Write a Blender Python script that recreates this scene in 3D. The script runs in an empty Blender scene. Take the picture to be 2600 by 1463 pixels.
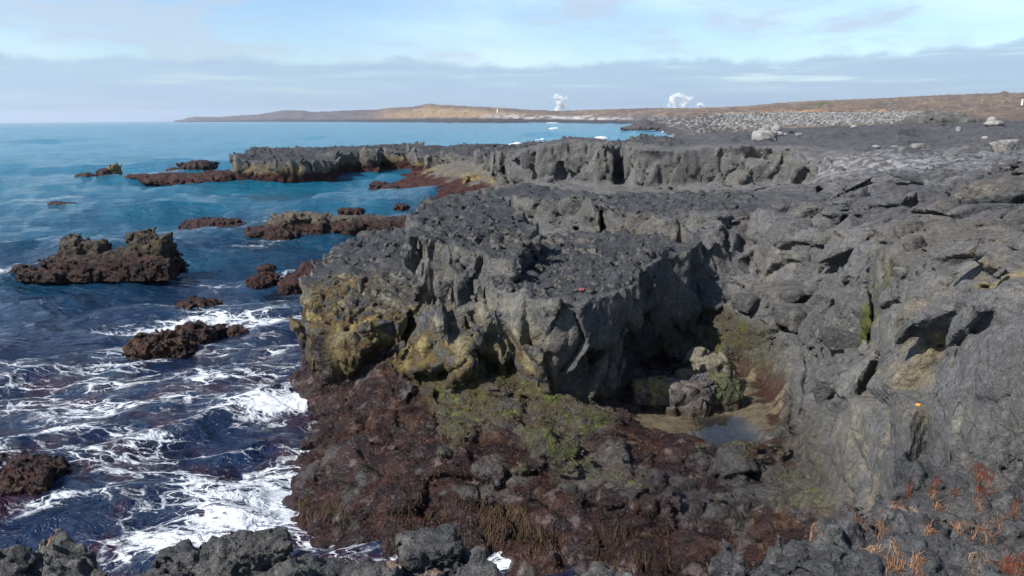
import bpy, math, random
import numpy as np
from concurrent.futures import ThreadPoolExecutor
from mathutils import Matrix, Vector

random.seed(7); np.random.seed(7)
scene = bpy.context.scene
COL = scene.collection
R = math.radians
f32 = np.float32

# ------------------------------------------------------------------ camera
H, FPX, PITCH, ROLL = 8.0, 760.0, R(12.59), R(-0.46)
cF = np.array([0, math.cos(PITCH), -math.sin(PITCH)])
cR0 = np.array([1.0, 0, 0]); cU0 = np.array([0, math.sin(PITCH), math.cos(PITCH)])
cR = math.cos(ROLL)*cR0 + math.sin(ROLL)*cU0
cU = -math.sin(ROLL)*cR0 + math.cos(ROLL)*cU0
cam = bpy.data.cameras.new('camera'); camo = bpy.data.objects.new('camera', cam); COL.objects.link(camo)
cam.sensor_width = 36.0; cam.lens = 36.0*FPX/1024.0
cam.clip_start = 0.1; cam.clip_end = 60000
M = Matrix(((cR[0], cU[0], -cF[0], 0), (cR[1], cU[1], -cF[1], 0), (cR[2], cU[2], -cF[2], H), (0, 0, 0, 1)))
camo.matrix_world = M
scene.camera = camo
SC = 1024/2600.0

# ------------------------------------------------------------------ light
LD = np.array([-0.60, -0.39, 0.71]); LD /= np.linalg.norm(LD)
SUN_EL = math.asin(LD[2]); SUN_AZ = math.atan2(LD[0], LD[1])      # clockwise from +Y
sun = bpy.data.lights.new('sun', 'SUN'); suno = bpy.data.objects.new('sun', sun); COL.objects.link(suno)
sun.energy = 5.0; sun.angle = R(0.53); sun.color = (1.0, 0.955, 0.89)
suno.rotation_euler = Vector(LD).to_track_quat('Z', 'Y').to_euler()
suno.location = (-60, -40, 80)

scene.view_settings.view_transform = 'Standard'
scene.view_settings.look = 'None'
scene.view_settings.exposure = 0.75
scene.view_settings.gamma = 1.0
scene.view_settings.use_curve_mapping = False
scene.cycles.max_bounces = 6
scene.cycles.diffuse_bounces = 1
scene.cycles.use_denoising = True
scene.cycles.sample_clamp_direct = 12
scene.cycles.sample_clamp_indirect = 3
scene.cycles.glossy_bounces = 3
scene.cycles.transparent_max_bounces = 64
scene.cycles.volume_bounces = 0

# ------------------------------------------------------------------ node helpers
class NT:
    def __init__(s, nt): s.nt = nt; s.n = nt.nodes; s.l = nt.links
    def add(s, typ, **kw):
        n = s.n.new(typ)
        for k, v in kw.items(): setattr(n, k, v)
        return n
    def link(s, a, b): s.l.new(a, b)
    def setin(s, sock, v):
        if isinstance(v, bpy.types.NodeSocket): s.l.new(v, sock)
        elif v is not None:
            if hasattr(sock.default_value, '__len__') and not hasattr(v, '__len__'): sock.default_value = [v]*len(sock.default_value)
            elif hasattr(sock.default_value, '__len__') and len(sock.default_value) == 4 and len(v) == 3: sock.default_value = (*v, 1)
            else: sock.default_value = v
    def math(s, op, a, b=None, c=None, clamp=False):
        n = s.add('ShaderNodeMath', operation=op); n.use_clamp = clamp
        s.setin(n.inputs[0], a); s.setin(n.inputs[1], b); s.setin(n.inputs[2], c)
        return n.outputs[0]
    def vmath(s, op, a, b=None, scale=None):
        n = s.add('ShaderNodeVectorMath', operation=op)
        s.setin(n.inputs[0], a)
        if b is not None: s.setin(n.inputs[1], b)
        if scale is not None: s.setin(n.inputs[3], scale)
        return n.outputs['Value'] if op in ('DOT_PRODUCT', 'LENGTH', 'DISTANCE') else n.outputs[0]
    def mix(s, fac, a, b, blend='MIX'):
        n = s.add('ShaderNodeMix', data_type='RGBA', blend_type=blend)
        s.setin(n.inputs[0], fac); s.setin(n.inputs[6], a); s.setin(n.inputs[7], b)
        return n.outputs[2]
    def ss(s, v, lo, hi, a=0.0, b=1.0):
        n = s.add('ShaderNodeMapRange', interpolation_type='SMOOTHSTEP')
        s.setin(n.inputs[0], v); s.setin(n.inputs[1], lo); s.setin(n.inputs[2], hi); s.setin(n.inputs[3], a); s.setin(n.inputs[4], b)
        return n.outputs[0]
    def noise(s, vec, scale, detail=4, rough=0.55, dist=0.0, dim='3D'):
        n = s.add('ShaderNodeTexNoise', noise_dimensions=dim)
        if vec is not None: s.link(vec, n.inputs['Vector'])
        s.setin(n.inputs['Scale'], scale); s.setin(n.inputs['Detail'], detail); s.setin(n.inputs['Roughness'], rough); s.setin(n.inputs['Distortion'], dist)
        return n.outputs['Fac']
    def noisec(s, vec, scale, detail=3):
        n = s.add('ShaderNodeTexNoise'); s.link(vec, n.inputs['Vector']); s.setin(n.inputs['Scale'], scale); s.setin(n.inputs['Detail'], detail)
        return n.outputs['Color']
    def attr(s, name, out='Fac'):
        return s.add('ShaderNodeAttribute', attribute_name=name).outputs[out]
    def pos(s): return s.add('ShaderNodeNewGeometry').outputs['Position']
    def bump(s, h, strength, dist, normal=None):
        n = s.add('ShaderNodeBump'); s.setin(n.inputs['Strength'], strength); s.setin(n.inputs['Distance'], dist); s.setin(n.inputs['Height'], h)
        if normal is not None: s.link(normal, n.inputs['Normal'])
        return n.outputs[0]

def new_mat(name):
    m = bpy.data.materials.new(name); m.use_nodes = True
    nt = NT(m.node_tree); b = m.node_tree.nodes['Principled BSDF']
    return m, nt, b

# ------------------------------------------------------------------ sky: Nishita plus procedural cloud layers
world = bpy.data.worlds.new('World'); scene.world = world; world.use_nodes = True
W = NT(world.node_tree); W.n.clear()
sky = W.add('ShaderNodeTexSky', sky_type='NISHITA'); sky.sun_disc = False
sky.sun_elevation = SUN_EL; sky.sun_rotation = SUN_AZ
sky.altitude = 0; sky.air_density = 1.0; sky.dust_density = 0.6; sky.ozone_density = 2.0
dirv = W.add('ShaderNodeTexCoord').outputs['Generated']
sep = W.add('ShaderNodeSeparateXYZ'); W.link(dirv, sep.inputs[0])
dx, dy, dz = sep.outputs
el = W.math('MAXIMUM', dz, 0.0)
az = W.math('ARCTAN2', dx, dy)
def sph(fx, fy, ox=0.0, oy=0.0):
    n = W.add('ShaderNodeCombineXYZ'); W.link(W.math('MULTIPLY_ADD', az, fx, ox), n.inputs[0]); W.link(W.math('MULTIPLY_ADD', el, fy, oy), n.inputs[1])
    return n.outputs[0]
# broken soft cloud over a pale sky
v1 = sph(2.6, 9.0, 3.1, 1.7)
white = W.ss(W.noise(sph(1.9, 6.0, 8.3, 0.4), 1.0, 6, 0.55, 0.3), 0.44, 0.70)
greyc = W.math('MULTIPLY', W.ss(W.noise(v1, 1.7, 9, 0.62, 0.35), 0.47, 0.62), W.ss(el, .55, .25))
# low cloud bank on the horizon: its upper edge wanders with direction
edge = W.noise(sph(1.0, 1.2, 2.2, 0), 3.0, 8, 0.62, 0.3)
edge2 = W.noise(sph(1.0, 1.5, 5.0, 0), 13, 6, 0.6, 0.4)
top = W.math('MULTIPLY_ADD', W.math('SUBTRACT', edge, 0.5), 0.045, 0.070)
top = W.math('MULTIPLY_ADD', W.math('SUBTRACT', edge2, 0.5), 0.032, top)
bank = W.ss(W.math('SUBTRACT', top, el), -0.003, 0.007)
streak = W.noise(sph(2.2, 36), 2.0, 7, 0.6, 0.3)
gap = W.math('MULTIPLY', W.ss(streak, 0.53, 0.66), W.ss(el, 0.020, 0.045))
bank = W.math('MULTIPLY', bank, W.math('SUBTRACT', 1.0, W.math('MULTIPLY', gap, 0.7)))
SK = 0.10
k = 1/SK
skyc = W.vmath('MULTIPLY', sky.outputs[0], (0.86, 0.95, 1.05))
c = W.mix(W.math('MULTIPLY', white, W.ss(el, .20, .55, .75, .12)), skyc, (0.52*k, 0.66*k, 0.73*k))
c = W.mix(W.math('MULTIPLY', greyc, 0.75), c, (0.345*k, 0.415*k, 0.50*k))
bankc = W.mix(W.ss(streak, 0.3, 0.7), (0.255*k, 0.365*k, 0.475*k), (0.30*k, 0.41*k, 0.51*k))
c = W.mix(W.math('MULTIPLY', bank, 0.93), c, bankc)
bg = W.add('ShaderNodeBackground'); W.link(c, bg.inputs[0]); bg.inputs[1].default_value = SK
wo = W.add('ShaderNodeOutputWorld'); W.link(bg.outputs[0], wo.inputs[0])

# ------------------------------------------------------------------ from photo pixels to the place
def U(sx, sy, z):
    """point at height z seen at photo pixel (sx, sy)"""
    d = cF + cR*((sx*SC-512)/FPX) - cU*((sy*SC-288)/FPX)
    t = (z-H)/d[2]
    return np.array([d[0]*t, d[1]*t])
def V(sx, Y, z=4.0):
    """point at forward distance Y and height z in photo column sx"""
    x = (sx*SC-512)/FPX*(Y*math.cos(PITCH)+(H-z)*math.sin(PITCH))
    return np.array([x, Y])

# ------------------------------------------------------------------ noise library (numpy, chunked and threaded)
POOL = ThreadPoolExecutor(4)
def chunked(fn, *arrs, n=24000):
    N = len(arrs[0]); sl = [slice(i, min(i+n, N)) for i in range(0, N, n)]
    res = list(POOL.map(lambda s: fn(*[a[s] for a in arrs]), sl))
    if isinstance(res[0], tuple): return tuple(np.concatenate([r[k] for r in res]) for k in range(len(res[0])))
    return np.concatenate(res)
def hsh(x, y, z, s):
    h = (x*np.uint32(374761393)) ^ (y*np.uint32(668265263)) ^ (z*np.uint32(2246822519)) ^ np.uint32((s*3266489917) & 0xffffffff)
    h = (h ^ (h >> np.uint32(15)))*np.uint32(2246822519)
    h = (h ^ (h >> np.uint32(13)))*np.uint32(3266489917)
    return h ^ (h >> np.uint32(16))
G12 = np.array([(1,1,0),(-1,1,0),(1,-1,0),(-1,-1,0),(1,0,1),(-1,0,1),(1,0,-1),(-1,0,-1),(0,1,1),(0,-1,1),(0,1,-1),(0,-1,-1),(1,1,0),(-1,1,0),(0,-1,1),(0,-1,-1)], f32)
def _perlin(P, s):
    Pf = np.floor(P); I = Pf.astype(np.int32).astype(np.uint32); F = (P-Pf).astype(f32)
    w = F*F*F*(F*(F*6-15)+10)
    out = np.zeros(len(P), f32)
    for a in (0, 1):
        wx = w[:, 0] if a else 1-w[:, 0]
        for b in (0, 1):
            wy = w[:, 1] if b else 1-w[:, 1]
            for c in (0, 1):
                wz = w[:, 2] if c else 1-w[:, 2]
                g = G12[hsh(I[:, 0]+np.uint32(a), I[:, 1]+np.uint32(b), I[:, 2]+np.uint32(c), s) & np.uint32(15)]
                out += wx*wy*wz*(g[:, 0]*(F[:, 0]-a)+g[:, 1]*(F[:, 1]-b)+g[:, 2]*(F[:, 2]-c))
    return out
def perlin(P, s=0): return chunked(lambda q: _perlin(q, s), np.asarray(P, f32))
def fbm(P, scale, oct=4, s=0, gain=0.5, mode=0):
    """mode 0 plain, 1 billow (lumps), 2 ridged"""
    P = np.asarray(P, f32)
    def fn(q):
        o = np.zeros(len(q), f32); a = 1.0; sc = scale
        for i in range(oct):
            v = _perlin(q*f32(sc)+f32(17.3*i), s+i*13)
            if mode == 1: v = np.abs(v)*2.0-0.5
            elif mode == 2: v = 0.5-np.abs(v)*2.0
            o += f32(a)*v; a *= gain; sc *= 2.03
        return o
    return chunked(fn, P)
def _voro(P, s, jit):
    Pf = np.floor(P); I = Pf.astype(np.int32); F = (P-Pf).astype(f32)
    n = len(P); d1 = np.full(n, 9, f32); d2 = np.full(n, 9, f32); idh = np.zeros(n, np.uint32); vec = np.zeros((n, 3), f32)
    for a in (-1, 0, 1):
        for b in (-1, 0, 1):
            for c in (-1, 0, 1):
                h = hsh((I[:, 0]+a).astype(np.uint32), (I[:, 1]+b).astype(np.uint32), (I[:, 2]+c).astype(np.uint32), s)
                ox = a+0.5+jit*((h & np.uint32(1023)).astype(f32)/1023-0.5)-F[:, 0]
                oy = b+0.5+jit*(((h >> np.uint32(10)) & np.uint32(1023)).astype(f32)/1023-0.5)-F[:, 1]
                oz = c+0.5+jit*(((h >> np.uint32(20)) & np.uint32(1023)).astype(f32)/1023-0.5)-F[:, 2]
                d = ox*ox+oy*oy+oz*oz
                m = d < d1
                d2 = np.where(m, d1, np.minimum(d2, d))
                d1 = np.where(m, d, d1); idh = np.where(m, h, idh)
                vec[m, 0] = ox[m]; vec[m, 1] = oy[m]; vec[m, 2] = oz[m]
    return np.sqrt(d1), np.sqrt(d2), idh, vec
def voro(P, s=0, jit=0.9): return chunked(lambda q: _voro(q, s, f32(jit)), np.asarray(P, f32))
def rnd(idh, k):
    h = (idh ^ np.uint32((k*2654435761) & 0xffffffff))*np.uint32(2246822519); h = (h ^ (h >> np.uint32(15)))*np.uint32(3266489917); h ^= h >> np.uint32(14)
    return (h & np.uint32(65535)).astype(f32)/65535
def facets(P, s, tilt=0.5, crack=0.08):
    """per-cell tilted planes with open joints: returns offset in cell units and joint closeness"""
    d1, d2, idh, vec = voro(P, s)
    tx, ty, tz = rnd(idh, 1)-0.5, rnd(idh, 2)-0.5, rnd(idh, 3)-0.5
    o = (rnd(idh, 4)-0.5)*0.55 - tilt*2*(tx*vec[:, 0]+ty*vec[:, 1]+tz*vec[:, 2])
    j = np.exp(-(d2-d1)/crack)
    return o.astype(f32), j.astype(f32), idh
def sstep(x, a, b):
    t = np.clip((x-a)/(b-a), 0, 1); return t*t*(3-2*t)
def lerp(a, b, t): return a+(b-a)*t
# ------------------------------------------------------------------ terrain: base surfaces from surveyed points
class TPS:
    """smooth surface through points, in (azimuth, log range)"""
    def __init__(s, pts, lam=0.002):
        pts = np.array(pts, float); s.c = s.q(pts[:, 0], pts[:, 1]); n = len(pts)
        K = s.k(s.c[:, None, :]-s.c[None]) + lam*np.eye(n)
        A = np.zeros((n+3, n+3)); A[:n, :n] = K; A[:n, n] = 1; A[:n, n+1:] = s.c; A[n, :n] = 1; A[n+1:, :n] = s.c.T
        b = np.zeros(n+3); b[:n] = pts[:, 2]
        s.w = np.linalg.solve(A, b)
    def q(s, x, y): return np.stack([np.arctan2(x, y)*2.0, np.log(np.hypot(x, y))*1.6], -1)
    def k(s, d):
        r2 = (d*d).sum(-1)+1e-12; return 0.5*r2*np.log(r2)
    def __call__(s, x, y):
        def fn(x, y):
            q = s.q(x, y); o = np.full(len(x), s.w[-3]); o += q[:, 0]*s.w[-2]+q[:, 1]*s.w[-1]
            for i in range(len(s.c)):
                o += s.w[i]*s.k(q-s.c[i])
            return o
        return chunked(fn, np.asarray(x, float), np.asarray(y, float), n=8000)

def P3(sx, sy, z): u = U(sx, sy, z); return (u[0], u[1], z)
G = []
for (sx, sy) in [(60,700),(300,760),(60,1000),(300,1000),(560,940),(60,1300),(400,1250),(640,1150),(640,1350),(300,1420),(650,800),(760,760),(980,575),(900,500),(500,560),(250,520),(700,480),(100,430),(940,456),(1030,535),(1120,520)]:
    u = U(sx, sy, 0); G.append((u[0], u[1], -1.5))
for (sx, Y) in [(400,160),(900,170),(1250,170),(-200,100),(1600,170)]:
    u = V(sx, Y, 0); G.append((u[0], u[1], -1.5))
for (sx, sy, z) in [(742,950,0),(706,990,0),(770,1015,0),(833,1062,0),(772,1130,0),(768,1230,0),(776,1290,0),(832,1372,0),(1255,1432,0),(1050,1450,-.1),
    (800,905,.9),(860,880,1.25),(860,960,1.0),(900,1000,1.0),(900,1080,.9),(850,1150,.65),(900,1250,.5),(1000,1000,1.3),(1000,1100,1.05),(1000,1200,.8),(1000,1300,.6),(1000,1400,.15),
    (1200,1010,1.5),(1200,1100,1.2),(1200,1200,.9),(1200,1300,.62),(1200,1390,.2),(1400,1000,1.3),(1400,1060,1.25),(1400,1150,1.1),(1400,1300,.75),(1400,1420,.25),
    (1550,1060,1.1),(1600,1112,1.0),(1600,1200,.9),(1600,1300,.8),(1600,1430,.4),(1800,1160,.92),(1800,1250,.8),(1800,1400,.6),(1950,1200,.95),(1950,1300,1.0),
    (1700,1060,.78),(1850,1090,.66),(1900,970,.85),(1760,1010,.82),(1650,1035,.82),(1620,1060,.85),(1900,1040,.75),(1800,1115,.8),
    (1500,1020,.9),(1550,960,.95),(1700,900,1.05),(1780,870,1.25),
    (1850,895,1.35),(1960,950,1.2),(2010,1010,1.25),(1985,1110,1.2),(2060,1150,1.15),(2110,1210,1.25),(2000,900,1.75),(2000,800,2.3),(1900,800,2.2),(2000,700,3.1),(1900,690,3.1),(2100,700,3.2),(2100,850,2.45),(2100,1000,1.85),
    (2200,900,2.7),(2200,1050,2.1),(2300,850,3.4),(2300,1000,2.75),(2250,1150,2.3),(2400,1000,3.2),(2400,900,3.8),(2500,1000,3.7),(2500,1100,3.8),(2600,1050,4.2),(2700,1050,4.4),(2700,900,4.9)]:
    G.append(P3(sx, sy, z))
for (sx, Y, z) in [(0,7.5,-1),(500,8,-1),(1000,8,-1),(1500,8.5,-.4),(1900,8.5,.6),(2300,7.5,2.4),(2600,6.5,3.9),(0,3,.5),(1300,3,1),(2600,3,4.6),(-200,10,-1.5),
    (1250,60,2.4),(1500,58,2.6),(1750,54,2.7),(1900,52,2.8),(2060,50,2.9),(1300,44,2.4),(1600,44,2.8),(1900,42,3.0),(2060,42,3.1),(1250,38,2.2),(1400,34,2.5),(1500,31,2.8),(1600,28,3.2),(1760,27,3.3),(1850,26,3.3),
    (1150,36,.3),(1100,28,.5),(1150,50,.6),(1190,75,1.2),(1050,88,0.),(1000,82,-1),(1100,72,-.6),(1040,80,0),(1150,86,2.1),(1120,95,2.5),(1010,104,0),(960,110,-.6),(1270,72,1.8),(760,99,-.4),(870,106,-.8),(600,97,-.5),
    (2100,30,4.4),(2300,30,5),(2600,30,5.6),(2300,80,5),(1900,80,4.6),(1700,110,3),(1500,100,3),(2300,150,6),(1800,140,4),(1300,90,2.5),(1500,150,0)]:
    u = V(sx, Y, z); G.append((u[0], u[1], z))
ground_tps = TPS(G, 0.004)

T = [P3(*a) for a in [(2100,595,4.4),(1990,560,4.45),(1880,548,4.5),(1700,552,4.35),(1560,520,4.2),(1480,503,4.15),(1250,488,4.1),(2300,645,4.95),(2430,720,5.2),(2600,640,5.75),(2600,810,5.6),(2100,505,4.85),(2300,455,5.2),(2300,382,5.6),(2600,450,6.0),(2600,355,6.4)]]
for (sx, Y, z) in [(2000,58,5.5),(1850,58,5.6),(1700,60,5.5),(1620,60,5.45),(1500,63,5.8),(1450,64,5.85),(1350,66,5.3),(1290,68,4.8),(1640,74,5.7),(1720,78,5.5),(1900,80,6.0),(2000,100,6.2),(2000,140,6.6),(1700,110,4.0),(1640,140,3.0),(2600,150,7.4),(2300,100,6.3),(2300,150,6.9),(1200,85,3.9),(1100,105,3.6),(1000,120,3.4),(800,102,3.2),(650,99,3.3),(650,112,3.4),(1000,130,3.4),(1250,110,4.0),(1400,110,4.1),(1500,42,4.2),(1800,40,4.4),(2900,12,5.8),(2900,30,6.4)]:
    u = V(sx, Y, z); T.append((u[0], u[1], z))
top_tps = TPS(T, 0.004)

def poly_sdf(x, y, poly):
    poly = np.asarray(poly, float); Q = np.roll(poly, -1, 0)
    def fn(x, y):
        dm = np.full(len(x), 1e18); cx = np.zeros(len(x)); cy = np.zeros(len(x)); ins = np.zeros(len(x), bool)
        for (ax, ay), (bx, by) in zip(poly, Q):
            ex, ey = bx-ax, by-ay; L = ex*ex+ey*ey
            t = np.clip(((x-ax)*ex+(y-ay)*ey)/max(L, 1e-12), 0, 1)
            px, py = ax+t*ex-x, ay+t*ey-y; d = px*px+py*py; m = d < dm
            dm = np.where(m, d, dm); cx = np.where(m, px, cx); cy = np.where(m, py, cy)
            c = ((ay > y) != (by > y)) & (x < ex*(y-ay)/(ey if abs(ey) > 1e-12 else 1e-12)+ax); ins ^= c
        d = np.sqrt(dm); sg = np.where(ins, 1.0, -1.0); i = sg/np.maximum(d, 1e-6)
        return sg*d, -cx*i, -cy*i          # signed distance (+ inside), outward direction
    return chunked(fn, np.asarray(x, float), np.asarray(y, float), n=12000)

def Us(*a): return [U(*p) for p in a]
# coast plateau: headland, back cliff, gully, middle block, bowl rim, plain
coast_poly = ([V(586,101), V(604,97.5), V(680,97), V(770,98), V(850,101), V(862,112), V(905,116), V(960,115), V(972,121), V(1040,120), V(1062,106), V(1120,103), V(1180,97), V(1225,86), V(1262,73), V(1285,64.5),
    V(1340,62), V(1400,61), V(1450,61.5), V(1520,60), V(1556,60), V(1568,66), V(1588,64), V(1600,57.5), V(1700,56.5), V(1800,57), V(1900,55.5), V(2000,55), V(2070,51), V(2110,46), V(2096,40.5), V(2010,35.5),
    V(1900,34), V(1790,35.5), V(1640,39), V(1500,43), V(1360,44), V(1238,43)] +
    Us((1243,492,4.05),(1300,490,4.1),(1350,497,4.15),(1420,500,4.15),(1482,512,4.15),(1530,535,4.2),(1600,560,4.2),(1690,566,4.3),(1750,560,4.35),(1800,580,4.4),(1850,555,4.45),(1905,552,4.45),(1960,575,4.4),(2030,590,4.4),(2110,600,4.4),(2180,630,4.6),(2260,640,4.85),(2330,655,5.0),(2400,720,5.15),(2440,790,5.2),(2500,830,5.3),(2570,850,5.45),(2680,900,5.5)) +
    [V(2900,8.0,5.6), V(3300,6,5.6), V(5200,4,5.6), V(5200,200), V(2600,200), V(1760,170), V(1655,140), V(1690,104), V(1660,84), V(1600,80), V(1545,82), V(1500,110), V(1380,112), V(1280,112), V(1200,124), V(1000,136), V(800,126), V(640,116)])
# the bluff: peak, front block, left lobe, saddle
peak_poly = Us((1050,600,4.7),(1052,530,4.9),(1080,505,5.1),(1190,494,5.25),(1265,505,5.2),(1305,540,5.0),(1340,590,4.8),(1342,632,4.65),(1300,660,4.6),(1225,645,4.65),(1135,612,4.75))
front_poly = Us((1122,790,3.55),(1140,735,3.75),(1205,712,3.85),(1235,735,3.85),(1290,752,3.85),(1350,772,3.85),(1420,775,3.9),(1476,776,3.92),(1512,758,4.0),(1560,740,4.05),(1600,722,4.1),(1632,678,4.15),(1684,636,4.25),(1700,600,4.3),(1640,585,4.3),(1500,590,4.3),(1400,592,4.25),(1345,610,4.2),(1300,670,4.0),(1200,690,3.9))
lobe_poly = Us((772,800,2.75),(782,715,3.2),(826,640,3.6),(905,603,3.8),(985,583,4.0),(1040,590,4.0),(1080,640,3.95),(1060,740,3.4),(1030,800,2.9),(960,835,2.6),(870,850,2.5),(800,835,2.5))
apron_poly = Us((785,845,2.0),(760,900,1.4),(735,945,.7),(700,984,.3),(755,1003,.35),(812,1040,.3),(850,1050,.55),(920,1035,1.0),(990,1000,1.4),(1020,880,2.1),(930,850,2.2),(850,845,2.3))
skirt_poly = Us((985,1000,1.35),(1005,930,1.9),(1040,880,2.4),(1075,820,2.95),(1110,790,3.3),(1250,820,3.2),(1400,840,3.1),(1490,840,3.1),(1545,800,3.3),(1570,850,2.8),(1550,895,2.4),(1480,950,1.9),(1390,985,1.6),(1300,995,1.5),(1150,1008,1.4),(1060,1008,1.35))
back_poly = Us((1338,605,4.0),(1400,592,4.05),(1500,592,4.05),(1600,594,4.1),(1690,606,4.15),(1740,602,4.2),(1772,582,4.25),(1780,605,4.2),(1752,640,4.0),(1700,640,4.1),(1640,650,4.1),(1400,650,4.0),(1300,660,4.0))
mid_poly = Us((990,700,3.5),(1000,620,4.1),(1060,600,4.3),(1130,610,4.2),(1230,650,4.1),(1320,660,4.1),(1300,700,3.9),(1180,735,3.6),(1135,800,3.0),(1060,860,2.3),(1020,830,2.3))
ledge_poly = Us((-500,1345,5.3),(0,1352,5.3),(100,1350,5.3),(310,1356,5.3),(330,1395,5.25),(420,1420,5.2),(560,1400,5.25),(640,1392,5.3),(760,1385,5.35),(840,1395,5.35),(930,1375,5.4),(1010,1362,5.45),(1110,1362,5.45),(1200,1390,5.4),(1250,1445,5.35),(1320,1500,5.3),(1480,1520,5.3),(1575,1475,5.4),(1610,1440,5.4),(1690,1400,5.45),(1760,1410,5.45),(1900,1375,5.5),(1980,1385,5.5),(2010,1320,5.5),(2140,1252,5.5),(2260,1212,5.5),(2385,1172,5.5),(2490,1125,5.5),(2700,1085,5.5)) + [np.array((6.5, 4.5)), np.array((9, 3)), np.array((9, -3)), np.array((-9, -3)), np.array((-9, 2.5))]

peak_tps = TPS([P3(*a) for a in [(1056,590,4.7),(1060,535,4.9),(1086,508,5.1),(1190,497,5.3),(1262,510,5.2),(1335,595,4.8),(1300,655,4.6),(1225,640,4.65),(1135,606,4.75),(1190,560,5.0)]], .003)
lobe_tps = TPS([P3(*a) for a in [(795,795,2.75),(805,720,3.2),(838,652,3.6),(905,616,3.8),(985,592,4.0),(1050,640,3.95),(1030,720,3.45),(1010,780,2.95),(900,825,2.7)]], .003)
mid_tps = TPS([P3(*a) for a in [(1000,690,3.2),(1060,640,3.6),(1230,665,3.9),(1300,695,3.9),(1180,730,3.6),(1130,800,2.9),(1060,850,2.2),(1110,700,3.3)]], .003)
apron_tps = TPS([P3(*a) for a in [(790,850,2.0),(765,920,1.1),(704,985,.3),(820,1040,.35),(920,1020,1.05),(1000,960,1.6),(930,860,2.0)]], .003)
skirt_tps = TPS([P3(*a) for a in [(990,995,1.5),(1020,930,1.95),(1075,830,2.95),(1110,795,3.3),(1250,840,3.1),(1480,850,3.05),(1550,830,3.1),(1490,930,2.25),(1300,985,1.75),(1150,1000,1.6)]], .003)
pool_poly = Us((1592,1050,.95),(1640,1020,.95),(1760,1030,.95),(1850,1000,.95),(1850,930,.95),(1880,925,.95),(1960,970,.95),(2000,1010,.95),(1992,1060,.95),(1960,1090,.95),(1925,1125,.95),(1800,1128,.95),(1790,1110,.95),(1700,1095,.95),(1640,1080,.95))
POLYS = dict(coast=coast_poly, back=back_poly, mid=mid_poly, lobe=lobe_poly, peak=peak_poly, front=front_poly, ledge=ledge_poly, pool=pool_poly, apron=apron_poly, skirt=skirt_poly)
def fields(x, y):
    """plan layers of the site: ground, plateau height, distance to every rock outline"""
    n = len(x); r = np.hypot(x, y)
    P = np.stack([x, y, np.zeros(n)], -1).astype(f32)
    f = dict(x=x, y=y, r=r)
    for k, poly in POLYS.items(): f[k] = poly_sdf(x, y, poly)[0].astype(f32)
    zg = ground_tps(x, y) + 0.09*fbm(P, 0.45, 3, 5)*np.clip(r/14, .4, 2.5)
    f['zg0'] = zg.astype(f32)
    pn = fbm(P, 2.5, 3, 131)*.12
    pw = sstep(f['pool']+pn, -.12, .22); f['pw'] = pw.astype(f32)
    pc = U(1850, 1092, .95)
    floor = 0.80-0.42*np.exp(-(((x-pc[0])/.70)**6+((y-pc[1])/.95)**6))+0.02*pn
    near = f['pool'] > -.7
    rim = np.exp(-((f['pool']+.17)/.2)**2)*(1-pw)
    zg = np.where(near, lerp(zg, np.maximum(zg, 1.03), rim), zg)
    zg = np.where(near, lerp(zg, np.minimum(zg, floor), pw), zg)
    f['zg'] = zg.astype(f32)
    zt = top_tps(x, y) + 0.20*fbm(P, 0.16, 3, 41)*np.clip(r/25, .5, 2)
    tn = fbm(P*np.array([0.6, 1.3, 1], f32), 0.10, 4, 43)
    f['zt'] = (zt + 0.24*np.sign(tn)*np.minimum(np.abs(tn)*9, 1)*np.clip(r/40, .25, 1.6)).astype(f32)
    nt = fbm(P, .5, 3, 47)*.15
    f['t_back'] = (4.05+nt*.7).astype(f32); f['t_mid'] = mid_tps(x, y).astype(f32); f['t_lobe'] = lobe_tps(x, y).astype(f32)
    f['t_peak'] = peak_tps(x, y).astype(f32); f['t_front'] = (3.97+.03*(y-16)+nt*.5).astype(f32)
    f['t_apron'] = apron_tps(x, y).astype(f32); f['t_skirt'] = skirt_tps(x, y).astype(f32)
    return f
def on_ground(sx, sy, z=2.0):
    """plan position of a photo pixel on the smooth ground"""
    for _ in range(6):
        u = U(sx, sy, z); z = float(ground_tps(np.array([u[0]]), np.array([u[1]]))[0])
    return u
CRACKS = [[(2022,690),(2050,760),(2072,830),(2110,885),(2190,930),(2290,975)], [(1985,890),(2040,930),(2085,985),(2120,1040)], [(1905,835),(1960,880),(1998,930)], [(2205,880),(2230,930),(2262,985)], [(2330,960),(2345,1040),(2375,1110)], [(1940,760),(1990,790),(2040,800)], [(2150,760),(2200,800),(2230,850)]]
CRACKS = [[on_ground(*p) for p in c] for c in CRACKS]
def crack_dist(x, y):
    d = np.full(len(x), 9.0)
    for c in CRACKS:
        for (ax, ay), (bx_, by_) in zip(c[:-1], c[1:]):
            ex, ey = bx_-ax, by_-ay; t = np.clip(((x-ax)*ex+(y-ay)*ey)/(ex*ex+ey*ey), 0, 1)
            d = np.minimum(d, np.hypot(ax+t*ex-x, ay+t*ey-y))
    return d
def smin(a, b, k):
    h = np.clip(.5+.5*(b-a)/k, 0, 1); return b+(a-b)*h-k*h*(1-h)
def smax(a, b, k): return -smin(-a, -b, k)
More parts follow.
